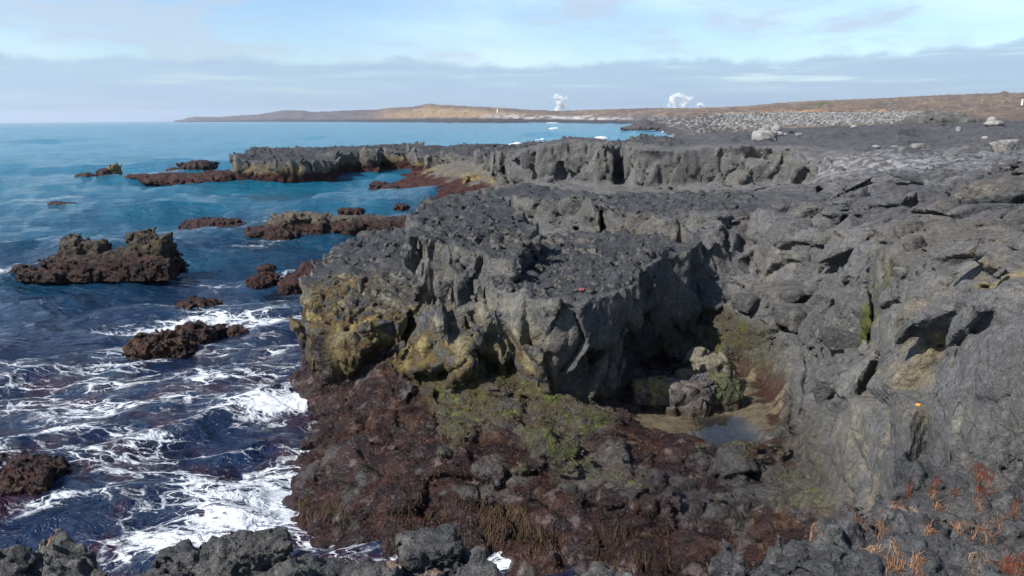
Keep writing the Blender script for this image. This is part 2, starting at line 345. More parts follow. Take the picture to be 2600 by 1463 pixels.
def ledge_fields(x, y):
    n = len(x); P = np.stack([x, y, np.zeros(n)], -1).astype(f32)
    f = dict(x=x, y=y, r=np.hypot(x, y)); f['ledge'] = poly_sdf(x, y, ledge_poly)[0].astype(f32)
    d1, d2, idh, _ = voro(P*f32(1.9)+.25*np.stack([fbm(P, 1.5, 2, 211), fbm(P, 1.5, 2, 212), 0*P[:, 0]], -1), 213)
    d3, d4, idk, _ = voro(P*f32(3.6), 215)
    left = 1-sstep(x, .6, 2.2)
    lum = (.62-d1)*.34+(rnd(idh, 3)-.5)*.22+(.5-d3)*.09
    f['zt'] = (5.345+.036*x + lerp(.3, 1.0, left)*lum + .10*fbm(P, .9, 3, 217)+(1-left)*(.10*fbm(P, 1.9, 3, 218, .5, 1))).astype(f32)
    return f
def ledge_solid(f, z):
    e = .45*(f['zt']-5.4)
    return smax(z-f['zt'], -(f['ledge']+e)-.35*(f['zt']-z), f32(.12)).astype(f32)
def solid(f, z):
    """implicit rock: negative inside. f holds arrays shaped to broadcast against z"""
    r = f['r']
    phi = (z-f['zg'])*f32(.92)
    hk = np.clip(r/30, 1, 2.5)
    for k, tk, cut, lean in (('coast', 'zt', .12, -.10), ('back', 't_back', .1, -.12), ('mid', 't_mid', .0, -.4), ('lobe', 't_lobe', .30, .0), ('apron', 't_apron', 0, -1.0), ('skirt', 't_skirt', .20, -.15), ('peak', 't_peak', .0, -.12), ('front', 't_front', .34, .06)):
        zt = f[tk]; hgt = np.maximum(zt-f['zg'], .3)
        u = (z-f['zg'])/hgt
        und = np.clip(u/.12, 0, 1)*np.clip((.62-u)/.45, 0, 1)
        c = cut*und
        if k == 'front': c = c*(1+3.6*np.clip((f['x']-1.0)/1.0, 0, 1))
        if k == 'coast':
            c = c*hk; lean = -.10-1.0*np.clip((f['x']-4.6)/1.5, 0, 1)*np.clip((30-f['y'])/4, 0, 1)
        b = -f[k] + c + lean*np.clip(zt-z, -.2, 4)*.6
        phi = smin(phi, smax(z-zt, b, f32(.16)), f32(.10))
    return phi.astype(f32)

# ------------------------------------------------------------------ rock relief and colours, as functions of place
def zones(X, Y, Z, nz, f, ledge=False):
    q = {}
    P = np.stack([X, Y, Z], -1).astype(f32)
    r = np.hypot(X, Y).astype(f32)
    steep = (1-sstep(nz, .3, .72)).astype(f32)
    bluff = np.maximum.reduce([f[k] for k in ('front', 'peak', 'lobe', 'back', 'mid', 'skirt')])
    cs = f['coast']
    on_ledge = np.ones(len(X), f32) if ledge else np.zeros(len(X), f32)
    midblock = sstep(cs, -.2, .3)*(1-sstep(cs, 3.0, 6.0))*sstep(Y, 25.5, 28)*(1-sstep(Y, 46, 50))*(1-sstep(X, 9.3, 11.5))
    headl = sstep(Y, 60, 70)*(1-sstep(X, 12, 20))*sstep(cs, -1, .5)
    flat = 1-steep
    above = sstep(Z-f['zg'], .25, .7)
    rough = np.clip(np.maximum.reduce([sstep(bluff, -.3, .2)*flat*above, on_ledge, midblock*flat*above, headl*flat*above]), 0, 1).astype(f32)
    wn = fbm(P, 0.5, 4, 61)
    bowl = sstep(X-0.20*(Y-12), 4.9, 6.2)*sstep(Y, 8, 10)*(1-sstep(Y, 30, 33))*(1-on_ledge)
    shelf = (1-np.clip(sstep(bluff, -.35, .1)*above+sstep(bluff, .2, .8), 0, 1))*(1-on_ledge)*(1-bowl)*sstep(Y, 7, 9)*(1-sstep(Y, 26, 30))*(1-sstep(cs, -1.2, -.3))
    wt = 1.12+0.5*wn+1.1*sstep(-X, 1.2, 3.2)
    shelf = np.maximum(shelf, sstep(-X, 2.2, 3.0)*(1-sstep(Z+.5*wn, 1.1, 1.6))*(Y < 30)*(1-on_ledge))
    weed = shelf*(1-sstep(Z-wt, -.18, .18))
    weed = np.maximum(weed, sstep(Y, 40, 60)*(1-sstep(Z+0.7*wn, 1.3, 1.8)))
    chan = np.exp(-((X-6.1-0.5*wn)/0.55)**2)*(1-sstep(Z, 1.25, 1.5))*bowl
    weed = np.clip(np.maximum(weed, chan*.9), 0, 1).astype(f32)*(1-f['pw'])
    return dict(P=P, r=r, steep=steep, bluff=bluff, cs=cs, on_ledge=on_ledge, headl=headl, rough=rough, wn=wn, bowl=bowl.astype(f32), shelf=shelf.astype(f32), weed=weed,
        wall=(steep*(1-weed*.5)*(1-.75*bowl)).astype(f32), slab=np.clip(1-rough-weed*.8, 0, 1).astype(f32)*(1-sstep(Y, 40, 60)*.5).astype(f32), big=np.clip(r/30, 1, 1.7).astype(f32))

def relief(X, Y, Z, nz, f, vox, ledge=False):
    """how far the rock stands out of its smooth body, metres"""
    P = np.stack([X, Y, Z], -1).astype(f32)
    if not ledge: q = zones(X, Y, Z, nz, f); r, big = q['r'], q['big']
    def fl(Pq, sc0, octv, s, gain=.5, mode=0):
        o = np.zeros(len(Pq), f32); a = 1.0; sc = sc0
        for i in range(octv):
            if 1.0/sc < vox*1.7: break
            o += f32(a)*fbm(Pq, sc, 1, s+7*i, mode=mode); a *= gain; sc *= 2.1
        return o
    D = np.zeros(len(X), f32)
    def part(w, fn):
        i = np.nonzero(w > .02)[0]
        if len(i): D[i] += (w[i]*fn(i)).astype(f32)
    if ledge:
        return (.075*fl(P, 2.6, 4, 231, .6, 1)+.030*fl(P, 9, 4, 233, .7, 1)+.014*fl(P, 17, 3, 235, .7, 2)-.07*sstep(fbm(P, 1.3, 3, 237, .5, 2), .42, .5)).astype(f32)
    W3 = np.stack([fbm(P, .8, 2, 81), fbm(P, .8, 2, 82), fbm(P, .8, 2, 83)], -1)
    part(q['rough']*(1+1.3*sstep(r, 30, 80)), lambda i: .18*fl(P[i], 1.7, 6, 71, .66, 1)+.10*fl(P[i], 3.1, 4, 77, .7, 2))
    def walls(i):
        Q = P[i]*np.array([1.1, 1.1, .46], f32)/big[i, None]+.05*W3[i]
        o1, j1, _ = facets(Q, 91, .95, .04); o2, j2, _ = facets(Q*f32(2.3)+f32(3.1), 92, .65, .08)
        return big[i]*(.56*o1-.16*j1+.16*o2-.05*j2)+.03*fl(P[i], 3.0, 4, 95, .6)
    part(q['wall'], walls)
    sl = q['slab']*(1-q['wall']); bw = (q['bowl']+.45*(1-q['bowl']))
    def slabs(i):
        Qs = P[i]*np.array([.62, .8, 1.0], f32)/np.clip(big[i]*.8, 1, 3)[:, None]+.05*W3[i]
        o3, j3, _ = facets(Qs, 111, .85, .03); o4, j4, _ = facets(Qs*f32(2.6)+f32(7.7), 112, .75, .06)
        b_ = bw[i]
        o = b_*(.78*o3+.17*o4)-.26*j3*b_-.07*j4
        return o+(.05*fl(P[i]*np.array([.5, 1.6, 1], f32), 2.2, 5, 115, .6, 2)+.06*fbm(P[i]*np.array([.45, 1.3, 1], f32), .8, 2, 119, mode=2))*np.clip(r[i]/14, .6, 3.5)*(1-.75*q['bowl'][i])
    part(sl, slabs)
    nb_ = np.nonzero((X > 3) & (X < 12) & (Y > 9) & (Y < 27))[0]
    if len(nb_):
        xx_, yy_ = X[nb_]+.10*W3[nb_, 0], Y[nb_]+.10*W3[nb_, 1]
        D[nb_] -= (.34*np.exp(-(chunked(crack_dist, xx_, yy_)/.075)**2)*q['bowl'][nb_]).astype(f32)
    shw = np.maximum(q['weed'], q['shelf']*.85)*(1-sstep(r, 30, 50)*.5).astype(f32)
    def bould(i):
        d1, d2, idw, vw = voro(P[i]*np.array([1.15, 1.15, 1.3], f32)+.25*W3[i], 121)
        d1s, d2s, ids, vs = voro(P[i]*f32(2.9)+.25*W3[i], 123)
        return np.clip(r[i]/30, 1, 2.5)*(.50*((.42-d1)*.55+(rnd(idw, 3)-.5)*.5)-.14*np.exp(-(d2-d1)/.07)+.18*(.5-d1s)+.10*(rnd(ids, 4)-.5)+.05*fl(P[i], 5, 4, 125, .65, 1))
    part(shw*(1-.75*sstep(f['pool'], -1.3, -.2)), bould)
    return D*(1-.9*f['pw'])

def C3(*c): return np.array(c, f32)
def blend(col, c, w): return col*(1-w[:, None])+np.asarray(c, f32)*w[:, None]
def ledge_colours(X, Y, Z, nz):
    P = np.stack([X, Y, Z], -1).astype(f32)
    m1 = fbm(P, .8, 4, 241); m2 = fbm(P, 5, 3, 243); m3 = fbm(P, 16, 3, 245)
    col = np.tile(C3(.080, .080, .082), (len(X), 1))
    col = blend(col, C3(.120, .117, .107), sstep(m1+.3*m2, -.1, .5)*.6)
    col = blend(col, C3(.060, .062, .068), sstep(-m1, .05, .4)*.7)
    hollow = sstep(fbm(P, 2.1, 3, 247), .30, .42)*sstep(nz, .55, .85)
    col = blend(col, C3(.27, .19, .13), hollow*sstep(m3+m2, -.2, .4)*.7)
    return (col*(1+.45*m3+.25*m2)[:, None]).clip(.01, .6).astype(f32), np.zeros(len(X), f32)
def colours(X, Y, Z, nz, f, ledge=False):
    q = zones(X, Y, Z, nz, f, ledge); P = q['P']; N = len(X); wall, rough, weed, shelf, bowl, bluff, cs, steep = [q[k] for k in ('wall', 'rough', 'weed', 'shelf', 'bowl', 'bluff', 'cs', 'steep')]
    on_ledge = q['on_ledge']; big = q['big']; sl = q['slab']*(1-wall)
    W3 = np.stack([fbm(P, .8, 2, 81), fbm(P, .8, 2, 82), fbm(P, .8, 2, 83)], -1)
    id1 = voro(P*np.array([1.1, 1.1, .46], f32)/big[:, None]+0.05*W3, 91)[2]
    id3 = voro(P*np.array([.62, .8, 1.0], f32)/np.clip(big*.8, 1, 3)[:, None]+0.05*W3, 111)[2]
    m1 = fbm(P, .35, 4, 141); m2 = fbm(P, 2.0, 4, 143); m3 = fbm(P, 7.0, 3, 147)
    col = np.tile(C3(.124, .122, .121), (N, 1))                                     # weathered smooth basalt
    col = blend(col, C3(.046, .049, .056), rough*(0.85+.15*m1))                      # rubbly crust
    col = blend(col, C3(.150, .142, .126), np.clip(wall*(1-rough)*sstep(m1+.3*(rnd(id1, 7)-.5), -.25, .3)*.8, 0, 1))
    plain = sstep(cs, 1.0, 4.0)*(1-q['headl'])*(1-on_ledge)
    col = blend(col, C3(.068, .070, .077), plain*.75)
    col *= (1+0.30*(rnd(id3, 8)-.5)*sl+0.22*(rnd(id1, 9)-.5)*wall)[:, None]
    col = blend(col, C3(.135, .112, .088), sstep(fbm(P, .22, 3, 145)+.4*m2, .12, .5)*(1-rough)*(Y < 36)*.45)
    # pale crusts of lichen and salt
    pale = sstep(m2+.8*m1, .25, .75)
    lich = pale*np.clip(0.35*bowl+.45*wall*(Y < 30), 0, 1)*(1-weed)
    col = blend(col, C3(.26, .245, .20), lich*.7)
    sx_ = U(2180, 430, 5.2); sd = np.exp(-(((X-sx_[0])/8)**2+((Y-sx_[1]-1)/9)**2))
    salt = sd*sstep(fbm(P*np.array([.6, 1.5, 1], f32), 1.6, 4, 151, .6, 2), -.05, .35)
    col = blend(col, C3(.40, .40, .41), np.clip(salt*.7, 0, 1))
    # ochre algae belt above the seaweed on the seaward faces
    sea_side = sstep(-X+0.35*(Y-16)+.7*m1, -2.0, 0.6)*(Y < 34)*(1-on_ledge)*(1-sstep(bluff, 2.2, 3.0))
    oz = Z+.75*m1+.3*m2
    ochre = sea_side*sstep(oz, .9, 1.35)*(1-sstep(oz, 2.6, 3.5))*(0.55+.45*sstep(bluff, -1.0, -.3))*(bluff > -2.2)
    ochre = np.maximum(ochre, sstep(Y, 60, 66)*(X < 9)*sstep(oz, .9, 1.4)*(1-sstep(oz, 2.2, 3.0))*(0.35+.65*sstep(m1, -.2, .2)))
    ochre *= sstep(m2+m3*.5, -.55, .05)
    yel = sstep(m2*1.1+m1*.6, -.1, .45)
    ocol = lerp(C3(.105, .072, .028), C3(.215, .165, .068), yel[:, None])
    col = col*(1-ochre[:, None])+ocol*ochre[:, None]
    palef = sea_side*sstep(oz, 2.1, 2.7)*(1-sstep(oz, 3.5, 4.1))*sstep(m2-.3*m3, -.15, .35)*steep
    col = blend(col, C3(.30, .275, .19), palef*.6)
    pq = U(1405, 614, 4.05); pd_ = np.exp(-(((X-pq[0])/.9)**2+((Y-pq[1])/1.3)**2))*sstep(m2+.4*m3, -.35, .2)
    col = blend(col, C3(.22, .195, .16), pd_*.8)
    # olive film and brown weed of the shelf
    olive = shelf*(1-weed)*sstep(Z, .7, 1.0)*(1-sstep(Z, 1.8, 2.3))
    col = blend(col, C3(.052, .042, .019), olive*.85)
    col = blend(col, C3(.052, .058, .018), np.clip(olive*(sstep(m2+.5*m1, .22, .6)*.65+np.exp(-(((X-U(1560,1115,1.1)[0])/1.6)**2+((Y-U(1560,1115,1.1)[1])/1.3)**2))*sstep(m2+m3, -.4, .2)*.8), 0, .9))
    col = blend(col, C3(.085, .105, .022), olive*sstep(fbm(P, 2.4, 3, 166)+.3*m3, .34, .46)*.8)
    col = blend(col, C3(.075, .066, .060), olive*sstep(fbm(P, 1.6, 3, 161), .18, .42)*.7)
    wcol = lerp(C3(.015, .0058, .0050), C3(.038, .0145, .0095), sstep(m2, -.4, .5)[:, None])
    wcol = lerp(wcol, C3(.055, .027, .011), (sstep(Z, .55, 1.1)*sstep(m2+.6*m3, .15, .55)*(.55+.35*sstep(X, -.5, 2.5))*(Y < 30))[:, None])
    wcol = lerp(wcol, C3(.050, .020, .017), (sstep(Y, 60, 80))[:, None])
    bare = sstep(fbm(P, 1.1, 4, 163)+.25*m3, .36, .46)*(Y < 30)*.6
    wcol = lerp(wcol, C3(.085, .078, .072), bare[:, None])
    pink = sstep(fbm(P, 2.2, 4, 167)+.35*m3, .50, .62)*(Y < 30)*.35
    wcol = lerp(wcol, C3(.25, .20, .20), pink[:, None])
    col = col*(1-weed[:, None])+wcol*weed[:, None]
    rq = U(1830, 1225, .9); wr = np.exp(-(((X-rq[0])/1.55)**2+((Y-rq[1])/1.25)**2)**1.5)*sstep(m2+.6*m1, -.45, .1)*(1-f['pw'])*(Z < 1.6)*(1-on_ledge)
    col = blend(col, C3(.050, .050, .054), wr*.85)
    # sand of the pool
    sandc = lerp(C3(.165, .135, .092), C3(.225, .188, .13), sstep(fbm(P*np.array([.6, 2.5, 1], f32), 2.2, 4, 171), -.3, .4)[:, None])
    scum = sstep(fbm(P*np.array([.7, 1.8, 1], f32), 1.4, 4, 173)-.5*sstep(f['pool'], .0, .9)+.32*sstep(X, U(1880,1020,.9)[0], U(1960,1020,.9)[0]), .02, .14)
    sandc = lerp(sandc, C3(.045, .014, .010), (scum*.9)[:, None])
    pit = np.exp(-(((X-U(1848,1075,.9)[0])/.66)**8+((Y-U(1848,1075,.9)[1])/1.05)**8)); sandc = lerp(sandc, C3(.012, .013, .016), (pit*.97)[:, None])  # bed colour darkened over the pit to bring out the sky's reflection
    col = col*(1-f['pw'][:, None])+sandc*f['pw'][:, None]
    # green slime in a small hollow, red drift algae
    gq = U(2193, 968, 2.05); gd = np.exp(-(((X-gq[0])/.26)**2+((Y-gq[1])/.45)**2)**2)
    col = blend(col, C3(.075, .085, .012), gd*.95)
    # right-hand boulder wall: ochre lichen
    gr = U(2540, 880, 4.6); gd2 = np.exp(-(((X-gr[0])/1.6)**2+((Y-gr[1])/1.6)**2))*sstep(m2+m1, -.1, .4)
    col = blend(col, C3(.27, .215, .11), gd2*.75)
    rusty = on_ledge*sstep(fbm(P, 3.1, 4, 175), .48, .60)*sstep(X, -2, 3)
    col = blend(col, C3(.30, .20, .13), rusty*.65)
    col = np.clip(col*(1+.22*m3+.12*m2)[:, None], .004, .8)
    wet = np.clip(np.maximum(weed*(Y < 40)*.9, shelf*(1-sstep(Z, 1.3, 2.0))*.85), 0, 1)
    wet = np.maximum(wet, sstep(X, 4.5, 5.5)*(1-sstep(Z, 1.2, 1.9))*(Y < 20)*(Y > 9)*.8*sstep(m1, -.3, .2))
    wet = np.maximum(wet, wr)
    return col.astype(f32), wet.astype(f32)

# ------------------------------------------------------------------ rock material
def rock_material(name, bump=1.0):
    m, t, b = new_mat(name)
    p = t.pos()
    base = t.attr('albedo', 'Color')
    g1 = t.noise(p, 14, 5, .65); g2 = t.noise(p, 55, 3, .6); g3 = t.noise(p, 3.0, 4, .6)
    v = t.math('MULTIPLY_ADD', g1, 1.7, 0.15); v = t.math('MULTIPLY', v, t.math('MULTIPLY_ADD', g2, 1.3, .35)); v = t.math('MULTIPLY', v, t.math('MULTIPLY_ADD', g3, .5, .75))
    cc = t.vmath('SCALE', base, scale=v)
    t.link(cc, b.inputs['Base Color'])
    wetv = t.attr('wet')
    rn = t.noise(p, 5, 3, .6)
    wv = t.math('MULTIPLY', wetv, t.ss(rn, .28, .52))
    t.link(t.ss(wv, 0, 1, .92, .26), b.inputs['Roughness'])
    t.link(t.ss(wv, 0, 1, .22, .5), b.inputs['Specular IOR Level'])
    gf = t.noise(p, .9, 9, .72)
    g0 = t.noise(p, 4.5, 6, .68); vor = t.add('ShaderNodeTexVoronoi', feature='F1'); t.link(t.vmath('ADD', p, t.vmath('SCALE', t.noisec(p, 6, 2), scale=.15)), vor.inputs['Vector']); vor.inputs['Scale'].default_value = 11
    ridge = t.math('ABSOLUTE', t.math('SUBTRACT', g0, .5))
    h0 = t.math('ADD', t.math('MULTIPLY', ridge, -2.0), t.math('MULTIPLY', vor.outputs['Distance'], -.35))
    n0 = t.bump(t.math('MULTIPLY', t.math('ABSOLUTE', t.math('SUBTRACT', gf, .5)), -2.0), .7*bump, .40)
    n0 = t.bump(h0, .75*bump, .16, n0)
    wp = t.vmath('ADD', p, t.vmath('SCALE', t.noisec(p, 2.2, 3), scale=.09))
    for sc_, dd_ in ((1.25, .07), (3.1, .035)):
        ve = t.add('ShaderNodeTexVoronoi', feature='DISTANCE_TO_EDGE'); t.link(wp, ve.inputs['Vector']); ve.inputs['Scale'].default_value = sc_
        n0 = t.bump(t.ss(ve.outputs['Distance'], 0, .04), .6*bump, dd_, n0)
    h = t.math('ADD', t.math('MULTIPLY', g1, 1.0), t.math('MULTIPLY', g2, .35))
    n1 = t.bump(h, .9*bump, .06, n0)
    t.link(n1, b.inputs['Normal'])
    return m
MROCK = rock_material('basalt')

FLAT = True
def make_mesh(name, verts, quads, attrs, mats, smooth=True):
    me = bpy.data.meshes.new(name)
    verts = np.ascontiguousarray(verts, f32); quads = np.ascontiguousarray(quads, np.int32)
    k = quads.shape[1]
    me.vertices.add(len(verts)); me.vertices.foreach_set('co', verts.ravel())
    me.loops.add(quads.size); me.loops.foreach_set('vertex_index', quads.ravel())
    me.polygons.add(len(quads)); me.polygons.foreach_set('loop_start', np.arange(0, quads.size, k, dtype=np.int32))
    me.update(calc_edges=True)
    me.polygons.foreach_set('use_smooth', np.full(len(quads), smooth and not (FLAT and name in ('lava_field', 'lava_bluff', 'lava_headland')), bool))
    for kk, a in attrs.items():
        if a.ndim == 2:
            at = me.color_attributes.new(kk, 'FLOAT_COLOR', 'POINT')
            at.data.foreach_set('color', np.concatenate([a, np.ones((len(a), 1))], 1).astype(f32).ravel())
        else:
            at = me.attributes.new(kk, 'FLOAT', 'POINT'); at.data.foreach_set('value', a.astype(f32))
    for m in (mats if isinstance(mats, (list, tuple)) else [mats]): me.materials.append(m)
    return me
def link(name, data, parent=None, **props):
    o = bpy.data.objects.new(name, data); COL.objects.link(o)
    if parent is not None: o.parent = parent
    for kk, v in props.items(): o[kk] = v
    return o
def submesh(name, V_, quads, attrs, mats):
    u, inv = np.unique(quads.ravel(), return_inverse=True)
    return make_mesh(name, V_[u], inv.reshape(quads.shape), {kk: a[u] for kk, a in attrs.items()}, mats)


# ------------------------------------------------------------------ surface nets: the implicit rock as a quad mesh
def surface_nets(phi, o, h):
    nx, ny, nz_ = phi.shape
    s = phi < 0
    c = np.zeros((nx-1, ny-1, nz_-1), np.uint8)
    for a in (0, 1):
        for b in (0, 1):
            for d in (0, 1): c += s[a:nx-1+a, b:ny-1+b, d:nz_-1+d]
    act = (c > 0) & (c < 8)
    I = np.argwhere(act).astype(np.int32); n = len(I)
    vid = np.full(act.shape, -1, np.int32); vid[I[:, 0], I[:, 1], I[:, 2]] = np.arange(n)
    cor = np.array([(a, b, d) for a in (0, 1) for b in (0, 1) for d in (0, 1)])
    v = np.stack([phi[I[:, 0]+a, I[:, 1]+b, I[:, 2]+d] for a, b, d in cor], 1)
    acc = np.zeros((n, 3), f32); cnt = np.zeros(n, f32)
    for i in range(8):
        for k in (4, 2, 1):
            if i & k: continue
            j = i | k
            m = (v[:, i] < 0) != (v[:, j] < 0)
            t = np.where(m, v[:, i]/np.where(m, v[:, i]-v[:, j], 1), 0)
            pt = cor[i]+(cor[j]-cor[i])*t[:, None]
            acc += np.where(m[:, None], pt, 0); cnt += m
    verts = (I+acc/cnt[:, None])*h+np.asarray(o, f32)
    Q = []
    def emit(ax, e1, e2):
        sl0 = [slice(None)]*3; sl1 = [slice(None)]*3
        sl0[ax] = slice(0, -1); sl1[ax] = slice(1, None)
        a, b = s[tuple(sl0)], s[tuple(sl1)]
        E = np.argwhere(a != b).astype(np.int32)
        ok = (E[:, e1] > 0) & (E[:, e2] > 0) & (E[:, e1] < phi.shape[e1]-1) & (E[:, e2] < phi.shape[e2]-1)
        E = E[ok]
        d1 = np.zeros(3, np.int32); d1[e1] = 1; d2 = np.zeros(3, np.int32); d2[e2] = 1
        g = lambda K: vid[K[:, 0], K[:, 1], K[:, 2]]
        qd = np.stack([g(E), g(E-d1), g(E-d1-d2), g(E-d2)], 1)
        fl = s[E[:, 0], E[:, 1], E[:, 2]]
        qd[~fl] = qd[~fl][:, ::-1]
        Q.append(qd)
    emit(0, 1, 2); emit(1, 2, 0); emit(2, 0, 1)
    return verts.astype(f32), np.concatenate(Q)

def zone_mesh(x0, x1, y0, y1, z0, z1, h, ledge=False):
    xs = np.arange(x0, x1+h, h); ys = np.arange(y0, y1+h, h); zs = np.arange(z0, z1+h, h).astype(f32)
    gx, gy = np.meshgrid(xs, ys, indexing='ij')
    f = (ledge_fields if ledge else fields)(gx.ravel(), gy.ravel())
    f3 = {k: np.asarray(v, f32).reshape(gx.shape)[..., None] for k, v in f.items()}
    phi = np.concatenate(list(POOL.map(lambda i: (ledge_solid if ledge else solid)({k: v[i:i+24] for k, v in f3.items()}, zs[None, None, :]), range(0, len(xs), 24))), 0)
    az = np.arctan2(gx, gy)
    band = (np.abs(phi) < (.2 if ledge else .54*np.clip(y1/34, 1, 1.7))) & ((az > R(-41)) & (az < R(50 if y1 < 25 else 41)))[..., None]
    B = np.argwhere(band).astype(np.int32)
    zi = B[:, 2]
    nzv = (phi[B[:, 0], B[:, 1], np.minimum(zi+1, len(zs)-1)]-phi[B[:, 0], B[:, 1], np.maximum(zi-1, 0)])/((np.minimum(zi+1, len(zs)-1)-np.maximum(zi-1, 0))*h)
    fi = B[:, 0]*len(ys)+B[:, 1]
    fb = {k: np.asarray(v)[fi] for k, v in f.items()}
    D = relief(fb['x'], fb['y'], zs[zi].astype(float), nzv.astype(f32), fb, h, ledge)
    phi[B[:, 0], B[:, 1], B[:, 2]] -= D
    V_, Q = surface_nets(phi, (x0, y0, z0), h)
    q = V_[Q]; n = np.cross(q[:, 2]-q[:, 0], q[:, 3]-q[:, 1])
    vn = np.zeros_like(V_)
    for i in range(4):
        for k in range(3): vn[:, k] += np.bincount(Q[:, i], n[:, k], len(V_)).astype(f32)
    vn /= np.maximum(np.linalg.norm(vn, axis=1, keepdims=True), 1e-9)
    print('zone', phi.shape, 'band', len(B), 'quads', len(Q))
    return V_, Q, vn
def facing_keep(V_, Q):
    a = np.arctan2(V_[:, 0], V_[:, 1])[Q].mean(1)
    return (a > R(-40.5)) & (a < np.where(V_[:, 1][Q].mean(1) < 21.8, R(49.5), R(40.5))) & (V_[Q, 2].max(1) > -.4)

import time
T0 = time.time()
ALL = []
for zn in [(4.0, 11.0, 5.0, 9.05, 2.0, 6.9, .056), (-8.0, 16.3, 9.0, 22.0, -.55, 6.5, .053), (-9.0, 24.5, 21.75, 34.9, -.55, 7.6, .084), (-15, 60, 34.3, 78.0, -.55, 8.2, .175), (-44, 12, 77.2, 140, -.6, 6.6, .29)]:
    V_, Q, vn = zone_mesh(*zn)
    # the smoothed normal of the body tells walls from tops
    Q = Q[facing_keep(V_, Q)]
    u, inv = np.unique(Q.ravel(), return_inverse=True); V_ = V_[u]; vn = vn[u]; Q = inv.reshape(Q.shape).astype(np.int32)
    ALL.append((V_, Q, vn)); print('t', round(time.time()-T0, 1))

TER = {}
parts = {}
for V_, Q, vn in ALL:
    f = fields(V_[:, 0].astype(float), V_[:, 1].astype(float))
    nz = vn[:, 2]
    col, wet = colours(V_[:, 0].astype(float), V_[:, 1].astype(float), V_[:, 2].astype(float), nz, f)
    bluff = np.maximum.reduce([f[k] for k in ('front', 'peak', 'lobe', 'back', 'mid', 'skirt')])
    qm = lambda a: a[Q].mean(1)
    cx, cy, cz = qm(V_[:, 0]), qm(V_[:, 1]), qm(V_[:, 2])
    above = cz-qm(f['zg'])
    reg = np.zeros(len(Q), int)
    reg[(cx-0.20*(cy-12) < 5.0) & (cy < 24) & (cz < 2.2) & (qm(f['coast']) < -.3)] = 1
    reg[qm(f['pw']) > .5] = 5
    reg[(qm(bluff) > -.45) & (above > .28) & (qm(f['coast']) < .0) & (cy < 32)] = 2
    reg[(cy > 74) & (cx < 9.5)] = 3
    for k in np.unique(reg): parts.setdefault(k, []).append((V_, Q[reg == k], col, wet))
    print('col', round(time.time()-T0, 1))
def merge(lst):
    Vs, Qs, Cs, Ws, o = [], [], [], [], 0
    for V_, Q, c, w in lst:
        u, inv = np.unique(Q.ravel(), return_inverse=True)
        Vs.append(V_[u]); Qs.append(inv.reshape(Q.shape)+o); Cs.append(c[u]); Ws.append(w[u]); o += len(u)
    return np.concatenate(Vs), np.concatenate(Qs), dict(albedo=np.concatenate(Cs), wet=np.concatenate(Ws))
for k, nm, props in [(0, 'lava_field', dict(kind='structure')), (1, 'tidal_shelf', dict(kind='structure')),
    (2, 'lava_bluff', dict(label='massive dark lava bluff with ochre stained seaward faces rising above the brown seaweed shelf', category='rock bluff')),
    (3, 'lava_headland', dict(label='long low dark lava headland jutting into the sea across the bay', category='headland')),
    (5, 'pool_bed', dict(kind='structure'))]:
    if k in parts:
        v_, q_, at_ = merge(parts[k]); TER[nm] = link(nm, make_mesh(nm, v_, q_, at_, MROCK), **props)

V_, Q, vn = zone_mesh(-4.6, 6.8, 2.1, 5.9, 4.45, 6.35, .0205, True)
Q = Q[facing_keep(V_, Q)]
u, inv = np.unique(Q.ravel(), return_inverse=True); V_ = V_[u]; vn = vn[u]; Q = inv.reshape(Q.shape).astype(np.int32)
c_, w_ = ledge_colours(V_[:, 0].astype(float), V_[:, 1].astype(float), V_[:, 2].astype(float), vn[:, 2])
TER['rock_ledge'] = link('rock_ledge', make_mesh('rock_ledge', V_, Q, dict(albedo=c_, wet=w_), rock_material('ledge_basalt', 1.0)), kind='structure')
print('ledge', round(time.time()-T0, 1))
